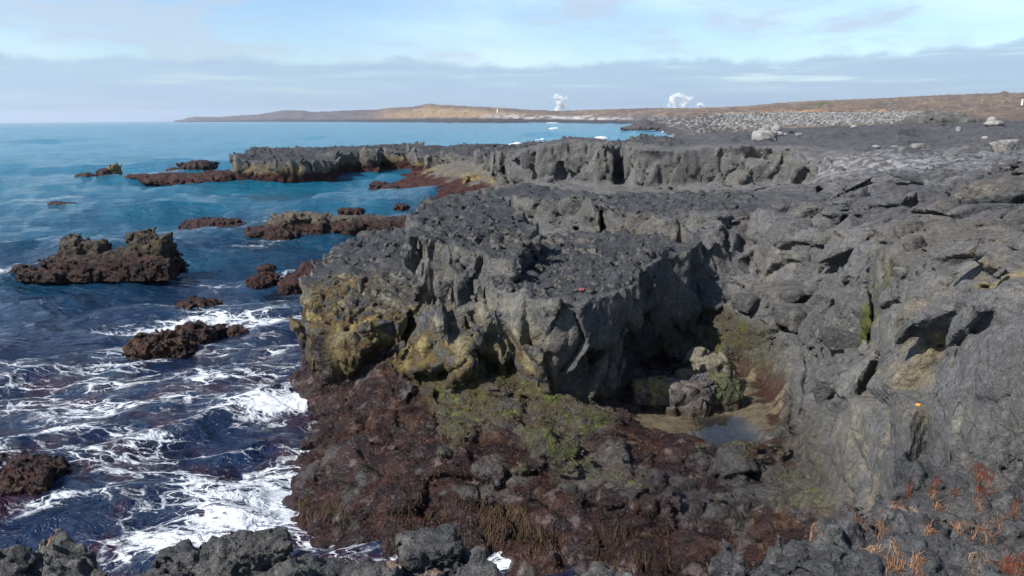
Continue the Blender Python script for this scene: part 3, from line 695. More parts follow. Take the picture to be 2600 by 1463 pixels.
# ------------------------------------------------------------------ small implicit solids (sea rocks, boulders)
def rock_colours(P, nz, style, zbase=0.0, seed=0):
    n = len(P); X, Y, Z = P[:, 0], P[:, 1], P[:, 2]-zbase
    m1 = fbm(P, .7, 3, 301+seed); m2 = fbm(P, 2.6, 3, 303+seed); m3 = fbm(P, 9, 3, 305+seed)
    wetv = np.zeros(n, f32)
    if style == 'weed':
        col = lerp(C3(.018, .0062, .0052), C3(.050, .0165, .0110), sstep(m2, -.4, .5)[:, None])
        col = blend(col, C3(.07, .04, .02), sstep(m3+m2*.6, .25, .6)*(Z < .45)*.8)
        wetv += .6
    elif style == 'reddish':
        col = lerp(C3(.030, .0115, .009), C3(.065, .026, .021), sstep(m2, -.4, .5)[:, None]); wetv += .4
    elif style == 'stack':
        col = lerp(C3(.017, .0072, .006), C3(.042, .018, .0115), sstep(m2, -.4, .5)[:, None])
        topw = sstep(Z+.5*m1, 1.0, 1.5)
        col = blend(col, C3(.085, .07, .043), topw*.9); col = blend(col, C3(.085, .082, .08), topw*sstep(m2, 0, .3)*.8)
        wetv += .5*(1-topw)
    elif style == 'ochre':
        col = lerp(C3(.12, .082, .035), C3(.25, .19, .085), sstep(m2+m1, -.4, .4)[:, None])
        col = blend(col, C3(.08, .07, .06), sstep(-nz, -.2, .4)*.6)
    elif style == 'pool':
        col = lerp(C3(.095, .080, .072), C3(.15, .13, .12), sstep(m2, -.3, .4)[:, None])
    elif style == 'pale':
        col = lerp(C3(.24, .23, .215), C3(.36, .35, .33), sstep(m2+m1, -.4, .5)[:, None])
    elif style == 'lava':
        col = lerp(C3(.060, .061, .064), C3(.098, .094, .088), sstep(m1+m2*.5, -.3, .4)[:, None])
    elif style == 'slab':
        col = lerp(C3(.088, .086, .085), C3(.125, .118, .108), sstep(m1+m2*.4, -.3, .4)[:, None])
    elif style == 'reef':
        col = lerp(C3(.040, .020, .020), C3(.060, .055, .058), sstep(Z+m1, .9, 1.6)[:, None])
    elif style == 'foam':
        col = np.tile(C3(.44, .46, .48), (n, 1))
    return np.clip(col*(1+.35*m3+.2*m2)[:, None] if style != 'foam' else col, .005, .9).astype(f32), wetv

def sd_prims(P, prims):
    d = None
    for (c, rad, rot, kind) in prims:
        q = P-np.asarray(c, f32); cr, sr = math.cos(rot), math.sin(rot)
        q = np.stack([q[:, 0]*cr+q[:, 1]*sr, -q[:, 0]*sr+q[:, 1]*cr, q[:, 2]], -1)
        rad = np.asarray(rad, f32)
        p = {'e': 2.0, 'b': 7.0, 'm': 3.0}[kind]
        kq = (np.abs(q/rad)**p).sum(1)**(1/p)
        dd = (kq-1)*rad.min()*.9
        d = dd if d is None else smin(d, dd, min(.25, .22*float(rad.min())))
    return d
def solid_rock(prims, h_, rel=1.0, seed=0, fac=1.0, cell=1.0, zcut=-.25, style='weed', zbase=0.0, lump=.5):
    """a rock from overlapping bodies, broken by joints: returns mesh arrays"""
    h = h_*1.2
    lo = np.min([np.asarray(c)-np.max(rad)*1.25-.1 for c, rad, _, _ in prims], 0); hi = np.max([np.asarray(c)+np.max(rad)*1.25+.1 for c, rad, _, _ in prims], 0)
    for i in range(2):
        lo[i] = min(np.asarray(c)[i]-max(rad[0], rad[1])*1.2-3*h for c, rad, _, _ in prims); hi[i] = max(np.asarray(c)[i]+max(rad[0], rad[1])*1.2+3*h for c, rad, _, _ in prims)
    lo[2] = max(min(c[2]-rad[2]*1.25-3*h for c, rad, _, _ in prims), zcut); hi[2] = max(c[2]+rad[2]*1.3+3*h for c, rad, _, _ in prims)
    ax = [np.arange(lo[i], hi[i]+h, h) for i in range(3)]
    g = np.stack(np.meshgrid(*ax, indexing='ij'), -1); shp = g.shape[:3]; P = g.reshape(-1, 3).astype(f32)
    d = sd_prims(P, prims)
    sc = min(min(rad) for _, rad, _, _ in prims)
    dall = d; near_ = np.abs(d) < .62*rel*sc+2*h; Pall = P; P = P[near_]
    W_ = .25*np.stack([fbm(P, .7/sc, 2, 311+seed), fbm(P, .7/sc, 2, 312+seed), fbm(P, .7/sc, 2, 313+seed)], -1)*sc
    o, j, _ = facets((P+W_)*f32(.75*cell/sc)+f32(seed*3.3), 315+seed, .7, .06)
    D = rel*sc*(.28+fac*(.42*o-.10*j)+lump*.30*fbm(P, 1.3/sc, 3, 317+seed, .55, 1)+lump*.22*fbm(P, 3.2/sc, 3, 319+seed, .6, 1))
    dall[near_] -= D
    phi = dall.reshape(shp).astype(f32)
    phi[0], phi[-1] = np.maximum(phi[0], .01), np.maximum(phi[-1], .01); phi[:, 0], phi[:, -1] = np.maximum(phi[:, 0], .01), np.maximum(phi[:, -1], .01); phi[:, :, -1] = np.maximum(phi[:, :, -1], .01)
    V_, Q = surface_nets(phi, lo, h)
    q = V_[Q]; n = np.cross(q[:, 2]-q[:, 0], q[:, 3]-q[:, 1]); vn = np.zeros_like(V_)
    for i in range(4):
        for k in range(3): vn[:, k] += np.bincount(Q[:, i], n[:, k], len(V_)).astype(f32)
    vn /= np.maximum(np.linalg.norm(vn, axis=1, keepdims=True), 1e-9)
    lab = np.arange(len(V_))                       # one connected body only
    for _ in range(400):
        m_ = lab[Q].min(1); new = lab.copy()
        for i in range(4): np.minimum.at(new, Q[:, i], m_)
        new = new[new]
        if (new == lab).all(): break
        lab = new
    ql = lab[Q[:, 0]]; best = np.bincount(ql).argmax(); Q = Q[ql == best]
    u, inv = np.unique(Q.ravel(), return_inverse=True); V_ = V_[u]; vn = vn[u]; Q = inv.reshape(Q.shape)
    c_, w_ = rock_colours(V_, vn[:, 2], style, zbase, seed)
    return V_, Q, c_, w_
NT_ROCK = [0]
MATS = {}
def place_rock(name, prims, h, label, cat, group=None, recolor=None, **kw):
    V_, Q, c_, w_ = solid_rock(prims, h, seed=len(NT_ROCK)*7 % 211, **kw); NT_ROCK.append(1)
    if recolor is not None: c_ = recolor(V_, c_)
    o0 = np.array([V_[:, 0].mean(), V_[:, 1].mean(), V_[:, 2].min()], f32)
    st = kw.get('style', 'weed')
    mat = MROCK
    if st == 'foam': mat = MFOAM
    o = link(name, make_mesh(name, V_-o0, Q, dict(albedo=c_, wet=w_), mat), label=label, category=cat, kind='thing')
    o.location = o0.tolist()
    if group: o['group'] = group
    NT_ROCK[0] += len(Q)
    return o
def bx(x0, x1, yt, yw, depth, zb=0.0, kind='m', rot=0.0, sink=.35, Yoff=0.0):
    """body whose front foot is at pixel row yw on level zb and whose top shows at row yt"""
    cx = .5*(x0+x1); Y0 = U(cx, yw, zb)[1]; Yc = Y0+depth*.5+Yoff
    xa, xb = V(x0, Yc, zb+.3)[0], V(x1, Yc, zb+.3)[0]
    d = cF + cR*((cx*SC-512)/FPX) - cU*((yt*SC-288)/FPX)
    zt = H+d[2]/d[1]*Yc
    sink = max(sink, .75*(zt-zb)); zc = .5*(zt+zb-sink); return ((.5*(xa+xb), Yc, zc), (max(.5*(xb-xa), .06), depth*.5, max(zt-zc, .06)), rot, kind)

# ------------------------------------------------------------------ rocks in the sea
SR = 'weed covered rocks standing in the sea'
place_rock('sea_rock', [bx(140,438,650,703,2.2,kind='b'), bx(108,300,676,704,1.8), bx(163,224,608,694,1.3), bx(226,270,622,690,1.2,kind='b'), bx(345,400,600,696,1.5,kind='b'), bx(388,436,612,697,1.6,kind='b'), bx(100,185,683,705,1.3), bx(285,345,640,698,1.6,kind='b')], .062,
    'largest sea rock at left, long dark block with a pale hump at its left end', 'rock', SR, style='stack', rel=.8)
place_rock('sea_rock', [bx(38,76,677,696,.9)], .05, 'small brown rock awash just left of the largest sea rock, the farther of two', 'rock', SR, lump=.8)
place_rock('sea_rock', [bx(52,99,687,704,.9)], .05, 'small brown rock awash just left of the largest sea rock, the nearer of two', 'rock', SR, lump=.8)
place_rock('sea_rock', [bx(132,180,515,529,1.6)], .09, 'lone small dark rock far out beside a patch of white foam', 'rock', SR)
place_rock('sea_rock', [bx(470,612,558,602,2.8), bx(446,628,586,607,2.6,kind='e'), bx(560,625,575,604,2.2)], .075, 'cone shaped brown weed covered rock with low flanks, in mid water', 'rock', SR, lump=.7)
place_rock('sea_rock', [bx(628,750,578,627,2.4), bx(700,832,548,616,2.6,kind='b'), bx(770,920,557,613,2.6), bx(850,1050,557,606,2.8), bx(940,1060,566,600,2.4)], .075,
    'long brown weed covered rock ridge with a pale grey cap, reaching toward the bluff', 'rock', SR, style='weed', rel=.8,
    recolor=lambda v, c: blend(c, C3(.12, .10, .07), sstep(v[:, 2], 1.15, 1.5)*.8))
place_rock('sea_rock', [bx(918,956,549,562,1.4)], .08, 'small dark rock breaking the surface behind the long weed covered ridge', 'rock', SR)
place_rock('sea_rock', [bx(866,896,531,541,1.4)], .08, 'tiny reddish rock in open water behind the long ridge, left of a twin', 'rock', SR, style='reddish')
place_rock('sea_rock', [bx(898,922,531,540,1.4)], .08, 'tiny reddish rock in open water behind the long ridge, right of a twin', 'rock', SR, style='reddish')
place_rock('sea_rock', [bx(1008,1036,520,530,1.6)], .09, 'small dark rock close to the top left corner of the bluff', 'rock', SR)
place_rock('sea_rock', [bx(722,800,702,736,1.5), bx(762,840,668,722,1.6), bx(716,750,715,737,.9)], .05, 'sloping reddish brown rock leaning against the left foot of the bluff', 'rock', SR, style='reddish')
place_rock('sea_rock', [bx(638,695,698,722,1.5,kind='e')], .05, 'flat reddish rock awash left of the sloping reddish rock', 'rock', SR, style='reddish', lump=.9)
place_rock('sea_rock', [bx(660,692,674,687,1.0,kind='e')], .05, 'tiny reddish rock awash above the flat reddish one', 'rock', SR, style='reddish')
place_rock('sea_rock', [bx(452,535,761,796,1.3,kind='e'), bx(520,554,765,783,.8)], .045, 'low brown rock with foam on its left side, in mid surf', 'rock', SR, lump=.9)
place_rock('sea_rock', [bx(452,520,826,868,1.1), bx(505,540,838,869,.9), bx(535,566,834,850,.7)], .04, 'dark brown rock in the surf, right of the widest weedy rock', 'rock', SR, lump=.9)
place_rock('sea_rock', [bx(330,480,856,920,1.5,kind='e'), bx(345,420,862,923,1.0), bx(420,478,852,900,1.0)], .042, 'widest weedy rock in the surf, low and shaggy with orange brown kelp', 'rock', SR, lump=1.0,
    recolor=lambda v, c: blend(c, C3(.13, .075, .02), sstep(fbm(v, 4, 3, 333), .1, .4)*.7))
place_rock('sea_rock', [bx(575,620,831,846,.7,kind='e')], .04, 'small flat brown rock at the right end of the surf rocks', 'rock', SR)
place_rock('sea_rock', [bx(15,137,1186,1266,1.0,kind='b'), bx(30,110,1195,1270,.7)], .03, 'squarish dark brown weed rock at the lower left edge', 'rock', SR, lump=.8, rel=.8)
place_rock('sea_rock', [bx(-20,68,1166,1215,.8,kind='e')], .03, 'rounded dark brown weed rock behind the squarish one at the left edge', 'rock', SR, lump=.8)
HR = 'rocks off the tip of the headland'
place_rock('sea_rock', [bx(196,239,442,457,2.2,kind='e')], .16, 'outermost low dark rock off the headland tip', 'rock', HR)
place_rock('sea_rock', [bx(254,282,431,456,2.2), bx(256,312,445,457,2.4)], .16, 'dark upright rock off the headland tip, left of a pale one', 'rock', HR)
place_rock('sea_rock', [bx(283,304,424,452,1.8,kind='b')], .15, 'pale upright rock off the headland tip', 'rock', HR, style='ochre')
place_rock('sea_reef', [bx(308,400,445,458,4,kind='e'), bx(370,500,441,464,5,kind='e'), bx(440,540,443,470,4.5), bx(510,605,436,470,5)], .2, 'long low red brown weed reef trailing off the headland tip', 'reef', style='reddish', lump=.8)
place_rock('sea_rock', [bx(432,466,429,443,2.5)], .17, 'small dark rock behind the red brown reef', 'rock', HR)
place_rock('sea_rock', [bx(483,536,417,443,4,kind='b')], .19, 'big square dark block between the reef and the headland cliff', 'rock', HR)
place_rock('sea_rock', [bx(944,982,466,487,2.2)], .13, 'dark round rock in the inner cove below the ochre slope, left of a pair', 'rock', SR)
place_rock('sea_rock', [bx(974,1010,473,489,2.0)], .13, 'dark round rock in the inner cove below the ochre slope, right of a pair', 'rock', SR)
place_rock('boulder', [bx(1192,1246,455,487,2.6,zb=.6,kind='b')], .12, 'mustard yellow boulder behind the top of the bluff, at the inner cove', 'boulder', style='ochre')

# ------------------------------------------------------------------ boulders of the tide pool
PB = 'boulders in the tide pool'
def top_tint(c2, lo=.1, k=.9, z0=None):
    def fn(v, c):
        zz = v[:, 2]; t = (zz-zz.min())/(np.ptp(zz)+1e-6)
        return blend(c, c2, (sstep(t+.35*fbm(v, 5, 3, 341), .45+lo, .85)*k).astype(f32))
    return fn
place_rock('boulder', [bx(1610,1672,978,1032,.65,zb=.86,kind='b'), bx(1648,1702,972,1034,.6,zb=.86,kind='b')], .026, 'yellow topped boulder in the tide pool, farthest left', 'boulder', PB, style='pool', fac=1.0, lump=.06, rel=.75, recolor=top_tint(C3(.25,.19,.085)))
place_rock('boulder', [bx(1698,1784,978,1042,.7,zb=.86,kind='b')], .026, 'plain grey brown boulder standing at the front of the tide pool', 'boulder', PB, style='pool', fac=1.0, lump=.06, rel=.75)
place_rock('boulder', [bx(1716,1772,947,1000,.6,zb=.9)], .026, 'small cream yellow boulder behind the plain grey one in the pool', 'boulder', PB, style='pool', fac=1.0, lump=.06, rel=.75, recolor=top_tint(C3(.20,.165,.095), -.1))
place_rock('boulder', [bx(1750,1842,906,992,.85,zb=.9,kind='m')], .028, 'tallest boulder at the back of the tide pool, with white crusted crest', 'boulder', PB, style='pool', fac=1.0, lump=.06, rel=.75, recolor=top_tint(C3(.20,.18,.13), .1))
place_rock('boulder', [bx(1752,1800,976,1032,.5,zb=.86,kind='b')], .026, 'dark boulder between the plain grey one and the green one in the pool', 'boulder', PB, style='slab')
place_rock('boulder', [bx(1786,1850,958,1030,.6,zb=.86,kind='m'), bx(1830,1876,975,1026,.5,zb=.86)], .026, 'green algae covered boulder on the right of the tide pool', 'boulder', PB, style='pool', fac=1.0, lump=.06, rel=.75, recolor=top_tint(C3(.095,.105,.042), -.2, .75))
# ------------------------------------------------------------------ the sea
SA, SRW = 600, 340
def sea_rows(n):
    dep = np.concatenate([np.linspace(R(40), R(1.2), n-40), np.exp(np.linspace(math.log(R(1.15)), math.log(R(.028)), 40))])
    return H/np.tan(dep)
sr = sea_rows(SRW); saz = np.linspace(R(-41), R(41), SA)
SX = (sr[None, :]*np.sin(saz)[:, None]).ravel(); SY = (sr[None, :]*np.cos(saz)[:, None]).ravel(); RRs = np.tile(sr, SA)
sf = fields(SX, SY)
# depth of rock under each point, for shoaling foam and to leave out water under dry land
land = sf['zg0'].copy()
for k, tk in (('coast', 'zt'), ('lobe', 't_lobe'), ('front', 't_front'), ('peak', 't_peak'), ('mid', 't_mid'), ('back', 't_back'), ('apron', 't_apron'), ('skirt', 't_skirt')):
    land = np.maximum(land, np.where(sf[k] > .9, sf[tk], -9))
land = np.where(RRs > 150, -3, land)
rng = np.random.RandomState(4)
WZ = np.zeros(len(SX)); WXo = np.zeros(len(SX)); WYo = np.zeros(len(SX))
ang0 = math.atan2(-.86, .50)
calm = sstep(RRs, 60, 400)
for i in range(64):
    lam = 0.55*1.068**i
    a = ang0+rng.normal(0, .55 if lam < 6 else .28); kx, ky = math.cos(a)*2*math.pi/lam, math.sin(a)*2*math.pi/lam
    amp = .0105*lam**.82*rng.uniform(.6, 1.3)*(1.0 if lam > 1.2 else .8)
    w = sstep(lam/(RRs*.0032+.02), 1.2, 3.0)
    ph = kx*SX+ky*SY+rng.uniform(0, 6.28)+1.2*np.sin(.35*(kx*SY-ky*SX)/max(1, 2*math.pi/lam)+i)
    WZ += w*amp*np.sin(ph); q = .75*w*amp*np.cos(ph); WXo += q*math.cos(a); WYo += q*math.sin(a)
# rolling swell lines close in
FP = np.stack([SX, SY, 0*SX], -1).astype(f32)
fn1 = fbm(FP*np.array([.5, .9, 1], f32), .22, 4, 401); fn2 = fbm(FP, .7, 3, 403)
shoal = np.clip(sstep(land, -1.4, .1), 0, 1)
FD = np.zeros(len(SX))
near = (1-sstep(RRs, 22, 46))*sstep(-SX+.30*SY, 2.5, 7.0)
FD += near*np.clip(.27+.6*fn1, 0, .46)
FD += .13*shoal*(1-sstep(RRs, 60, 120))*np.clip(.5+fn2, 0, 1)
blobs = [(735,1025,1.3,.8,1.0),(790,1050,.7,.5,1.2),(690,1075,1.6,.5,.75),(560,1085,1.6,.7,.55),(390,1155,.8,.35,.75),(520,1320,2.2,.8,.75),(430,1370,1.6,.5,.85),(640,1230,1.6,.6,.55),(700,1260,.9,.4,.6),(300,1060,2.0,.5,.45),(120,1140,1.6,.3,.6),
    (520,812,3.2,.6,.95),(640,818,1.6,.5,.9),(400,830,2.0,.4,.55),(250,880,1.0,.9,.55),(350,935,1.6,.35,.5),(440,775,.9,.6,.95),(560,700,2.4,.6,.6),(480,745,1.6,.5,.5),(745,665,2.2,.7,.8),(690,690,1.4,.6,.55),(730,760,1.3,.6,.6),(720,890,.9,.9,.75),(640,600,2.0,.6,.55),(520,610,3.4,.5,.55),(820,612,3.0,.7,.6),(700,635,2.4,.5,.5),
    (20,690,2.2,.8,.85),(90,660,2.6,.7,.55),(300,560,3,1,.15),(100,520,3.2,1.2,.85),(180,514,2.5,.8,.4),(420,463,2.4,.8,1.1),(490,428,4,1.2,.9),(430,447,3.0,.8,.5),(250,458,3,.6,.5),(930,478,3.0,1.4,.7),(990,493,3.2,1.2,.7),(985,545,2.2,.9,.5),(1000,568,2.0,.7,.55),(640,640,1.6,.4,.45),(40,1255,.5,.6,1.2),(130,1300,1.2,.25,.75),(70,1330,1.2,.15,.5),(150,700,3.5,.3,.6),(1270,1432,.5,.4,1.3)]
cd, sd_ = math.cos(R(24)), math.sin(R(24))
for (sx, sy, rx, ry, st) in blobs:
    c0 = U(sx, sy, 0); ux = (SX-c0[0])*cd+(SY-c0[1])*sd_; uy = -(SX-c0[0])*sd_+(SY-c0[1])*cd
    dd = (ux/(rx*1.25))**2+(uy/(ry*1.25))**2
    FD += .66*st*np.exp(-dd*1.5)
WZ += .05*np.clip(FD-.55, 0, .6)*(1+fbm(FP, 2.2, 3, 405))*near*1.6
OFF = np.clip(sstep(RRs+14*fn1, 26, 105)*.62+.38*sstep(RRs+40*fn1, 70, 240), 0, 1)*(1-.55*sstep(SX-(-.02*SY), -10, 4)*sstep(SY, 40, 70)*(1-sstep(SY, 100, 112)))
KELP = near*sstep(fn2+.4*fn1, -.15, .25)*(1-sstep(RRs, 24, 36))
KELP = np.maximum(KELP, .8*sstep(land, -1.25, -.4)*(1-sstep(RRs, 50, 90)))
SV = np.stack([SX+WXo, SY+WYo, WZ], -1)
ids = np.arange(SA*SRW).reshape(SA, SRW)
SQ = np.stack([ids[:-1, :-1], ids[1:, :-1], ids[1:, 1:], ids[:-1, 1:]], -1).reshape(-1, 4)
lq = land[SQ].min(1); yq = SY[SQ].mean(1); xq = SX[SQ].mean(1)
drop = (lq > 1.5) | ((yq > 34) & (yq < 150) & (xq > .16*yq+6) ) | ((xq > 4.2) & (yq < 60)) | ((yq < 34) & (yq > 26) & (xq > 1.5)) | ((yq < 6.5))
SQ = SQ[~drop]
msea, t, b = new_mat('sea_water')
p = t.pos(); off = t.attr('offshore'); kel = t.attr('kelp'); fd = t.attr('foam')
c1 = t.mix(off, (.005, .012, .034), (.001, .125, .205))
pn_ = t.noise(p, .9, 4, .6)
c1 = t.mix(t.math('MULTIPLY', kel, t.ss(pn_, .35, .6)), c1, (.021, .008, .016))
# foam lace
rot = t.add('ShaderNodeMapping'); t.link(p, rot.inputs[0]); rot.inputs['Rotation'].default_value = (0, 0, R(-24)); rot.inputs['Scale'].default_value = (.52, 1.0, .3)
wv = t.vmath('SUBTRACT', t.noisec(rot.outputs[0], 1.1, 4), (.5, .5, .5))
wv2 = t.vmath('SUBTRACT', t.noisec(rot.outputs[0], 4.5, 3), (.5, .5, .5))
pp = t.vmath('ADD', t.vmath('ADD', rot.outputs[0], t.vmath('SCALE', wv, scale=1.1)), t.vmath('SCALE', wv2, scale=.28))
def edge(scale):
    n = t.add('ShaderNodeTexVoronoi', feature='DISTANCE_TO_EDGE'); t.link(pp, n.inputs['Vector']); n.inputs['Scale'].default_value = scale
    return n.outputs['Distance']
e1, e2, e3 = edge(1.5), edge(3.4), edge(7.5)
brk = t.noise(pp, 1.6, 5, .65); brk2 = t.noise(pp, .55, 4, .6)
dn = t.math('MULTIPLY_ADD', t.math('SUBTRACT', brk2, .5), 1.1, t.math('MULTIPLY', fd, .92))
l1 = t.ss(t.math('SUBTRACT', t.math('MULTIPLY', dn, .15), e1), -.03, .05)
l2 = t.ss(t.math('SUBTRACT', t.math('MULTIPLY', t.math('SUBTRACT', dn, .18), .17), e2), -.02, .04)
l3 = t.ss(t.math('SUBTRACT', t.math('MULTIPLY', t.math('SUBTRACT', dn, .40), .17), e3), -.02, .05)
gate = t.ss(t.math('MULTIPLY_ADD', dn, .55, brk), .58, .78)
lace = t.math('MULTIPLY', t.math('MAXIMUM', t.math('MAXIMUM', l1, l2), l3), gate)
solidf = t.ss(t.math('MULTIPLY_ADD', t.math('SUBTRACT', fd, 1.05), 1.1, brk), .46, .70)
foam = t.math('MULTIPLY', t.math('MAXIMUM', lace, solidf), t.ss(fd, .02, .2))
foam = t.math('MINIMUM', foam, 1.0)
fcol = t.mix(t.math('MULTIPLY_ADD', brk, .8, .1), (.34, .37, .42), (.64, .66, .68))
c2 = t.mix(foam, c1, fcol)
t.link(c2, b.inputs['Base Color'])
t.link(t.math('MULTIPLY_ADD', foam, .6, t.math('MULTIPLY_ADD', off, .06, .07)), b.inputs['Roughness'])
b.inputs['IOR'].default_value = 1.333
t.link(t.ss(off, 0, 1, .5, .5), b.inputs['Specular IOR Level'])
st = t.add('ShaderNodeMapping'); t.link(p, st.inputs[0]); st.inputs['Rotation'].default_value = (0, 0, R(-30)); st.inputs['Scale'].default_value = (.6, 1.2, 1)
bh = t.math('ADD', t.noise(st.outputs[0], 1.5, 5, .65, .6), t.math('MULTIPLY', t.noise(st.outputs[0], .30, 4, .62, .4), 2.6))
nb = t.bump(bh, 1.0, .42)
nb = t.bump(t.math('ADD', foam, t.math('MULTIPLY', brk, foam)), .5, .05, nb)
t.link(nb, b.inputs['Normal'])
u, inv = np.unique(SQ.ravel(), return_inverse=True)
sea = link('sea', make_mesh('sea', SV[u], inv.reshape(SQ.shape), dict(offshore=OFF[u], kelp=KELP[u], foam=FD[u]), msea), kind='structure')

# water of the tide pool
mpool = bpy.data.materials.new('pool_water'); mpool.use_nodes = True; t = NT(mpool.node_tree); t.n.clear()
tr = t.add('ShaderNodeBsdfTransparent'); tr.inputs[0].default_value = (.96, .955, .92, 1)
gl = t.add('ShaderNodeBsdfGlossy'); gl.inputs['Roughness'].default_value = .02
nbp = t.bump(t.noise(t.pos(), 7, 3, .5), .04, .03); t.link(nbp, gl.inputs['Normal'])
fr = t.add('ShaderNodeFresnel'); fr.inputs[0].default_value = 1.333; t.link(nbp, fr.inputs[1])
mx = t.add('ShaderNodeMixShader'); t.link(fr.outputs[0], mx.inputs[0]); t.link(tr.outputs[0], mx.inputs[1]); t.link(gl.outputs[0], mx.inputs[2])
ou = t.add('ShaderNodeOutputMaterial'); t.link(mx.outputs[0], ou.inputs[0])
def pool_sheet(name, poly, z, grow):
    c = np.mean(poly, 0); v = [(c[0]+(q[0]-c[0])*grow, c[1]+(q[1]-c[1])*grow, z) for q in poly]
    me = bpy.data.meshes.new(name); me.from_pydata(v, [], [list(range(len(v)))][::1]); me.materials.append(mpool)
    if me.polygons[0].normal.z < 0: me.flip_normals()
    return link(name, me, kind='structure')
pool_sheet('pool_water', pool_poly, .93, 1.03)

# ------------------------------------------------------------------ the far land: lava plain, beach, brown hills
SKY = np.array([(440,307),(470,303.5),(480,299),(500,297),(560,297),(620,293),(660,291),(700,284),(725,281),(770,281),(790,284.5),(830,284),(900,281),(960,279),(1000,275),(1050,272.5),(1080,267),(1100,264.5),(1115,267),(1180,270),(1260,274),(1330,278),(1400,281.5),(1450,281),(1500,279.5),(1560,278),(1640,274.5),(1680,275),(1760,277),(1800,274.5),(1850,273),(1900,270),(1960,264),(2000,262),(2100,256.5),(2200,253),(2300,248.5),(2400,243),(2500,239.5),(2530,239),(2545,233),(2560,238),(2640,239),(2800,236)], float)
SHO = np.array([(440,6500),(480,5600),(700,3900),(900,2500),(1200,1450),(1400,1330),(1480,1180),(1530,1050),(1600,950),(1650,620),(1690,400),(1725,250),(1760,130),(1800,60),(3000,60)], float)
RID = np.array([(440,6800),(700,4600),(900,3400),(1080,3000),(1250,2000),(1450,1900),(1700,1700),(1900,1500),(2200,1300),(2600,1100),(3000,1000)], float)
FA, FR = 620, 110
sxs = np.linspace(445, 2850, FA)
fx, fy, fz, fc = [], [], [], []
hz = lambda sx: 300.3-(sx-1300)*.00808
ridge_n = fbm(np.stack([sxs*.02, 0*sxs, 0*sxs], -1), 3.0, 5, 501, .6)
d0s = np.exp(np.interp(sxs, SHO[:, 0], np.log(SHO[:, 1]))); d1s = np.interp(sxs, RID[:, 0], RID[:, 1])
for i, sx in enumerate(sxs):
    d0, d1 = d0s[i], d1s[i]
    el = (hz(sx)-np.interp(sx, SKY[:, 0], SKY[:, 1])+.9*ridge_n[i])*SC/FPX
    zr = H+el*d1
    tt = np.linspace(0, 1, FR); rs = d0*(d1*1.25/d0)**tt
    u_ = (rs-d0)/(d1-d0)
    hill = zr*np.clip(u_, 0, 1)**.85
    if sx > 1640:        # over land: plain, pebble beach, rise
        zpl = np.interp(sx, [1640,1700,1800,2000,2300,2600,3000],[2.6,3.7,5.0,6.0,6.6,7.0,7.4])
        zz = np.interp(rs, [40,70,100,128,150,300,340,d1*.62,d1,d1*1.25],[zpl-.9,zpl-.9,zpl-.25,zpl,zpl-.4,9.0,9.4,9.4+(zr-9.4)*.5,zr,zr-14])
        w = sstep(np.array([sx]), 1640, 1760)[0]; zz = lerp(np.where(u_ <= 1, np.maximum(hill, np.minimum(3.0, (rs-d0)*.05)), zr-14*(u_-1)*4), zz, w)
    else:
        zz = np.where(u_ <= 1, np.maximum(hill*.98, np.minimum(4.5, (rs-d0)*.03)), zr-14*(u_-1)*4)
    if sx < 1850: zz = np.minimum(zz, np.maximum((rs-d0)*lerp(.12, .030, sstep(np.array([sx]), 1500, 1640)[0]), -.6)) if sx < 1800 else zz
    zz[0] = min(zz[0], -.5) if sx < 1720 else zz[0]
    ux = V(sx, 1000., 8.)[0]/1000.
    fx.append(rs*ux); fy.append(rs); fz.append(zz)
fx, fy, fz = [np.array(a).ravel() for a in (fx, fy, fz)]
FPt = np.stack([fx, fy, 0*fx], -1).astype(f32); FPl = np.stack([np.arctan2(fx, fy)*60, np.log(fy)*14, 0*fx], -1).astype(f32)
nA = fbm(FPl, .35, 5, 511, .6); nB = fbm(FPl*np.array([1, .5, 1], f32), 1.6, 4, 513, .6); nC = fbm(FPl, 5, 3, 515)
sxr = np.repeat(sxs, FR); dd0 = np.repeat(d0s, FR); dd1 = np.repeat(d1s, FR); uu = (fy-dd0)/(dd1-dd0)
inl = sstep(fy, 60, 140)
fz += nA*np.clip(fy*.0022, .05, 6)*sstep(uu, .02, .3)*(1-.75*sstep(uu, .75, 1.0))+nC*.0006*fy*inl*(sxr > 1640)
col = np.tile(C3(.115, .088, .073), (len(fx), 1))
col = blend(col, C3(.165, .122, .085), sstep(nA+nB*.5, -.1, .4)*.7)
col = blend(col, C3(.105, .088, .080), sstep(-nA+.6*nC, .15, .5)*.75)
tan = np.exp(-((sxr-1140)/210)**2)*sstep(uu, .06, .2)*(1-sstep(uu+.3*nA, .55, .8)); col = blend(col, C3(.25, .175, .10), tan*.8)
col = blend(col, C3(.085, .080, .084), (1-sstep(sxr, 900, 1010))*.9)  # distant left land turned grey-mauve: haze painted into its albedo
leftsh = (sxr < 1700)
col = blend(col, C3(.045, .044, .050), leftsh*(1-sstep(uu*(dd1-dd0), 60, 190)))
col = blend(col, C3(.33, .32, .31), leftsh*sstep(sxr, 1180, 1330)*sstep(uu*(dd1-dd0), 70, 150)*(1-sstep(uu*(dd1-dd0)+120*nB, 190, 330))*sstep(nB+.4*nC, -.35, .1))
rl = ~leftsh | (sxr > 1560)
peb = rl*sstep(fy+16*nB, 150, 185)*(1-sstep(fy+60*nA+40*nB, 290, 345))*(1-sstep(sxr+80*nB, 2330, 2430))*sstep(sxr+60*nB, 1740, 1900)
PEB = peb
col = blend(col, C3(.062, .063, .068), (sxr > 1640)*(1-sstep(fy+10*nB, 135, 165)))
col = blend(col, C3(.17, .167, .162), np.clip(peb, 0, 1)*.9*(.7+.5*nC))
col = blend(col, C3(.36, .20, .09), rl*np.exp(-((fy-350)/30)**2)*sstep(nA+.5*nB, .0, .3)*(sxr < 2250)*sstep(sxr, 1700, 1820)*.8)
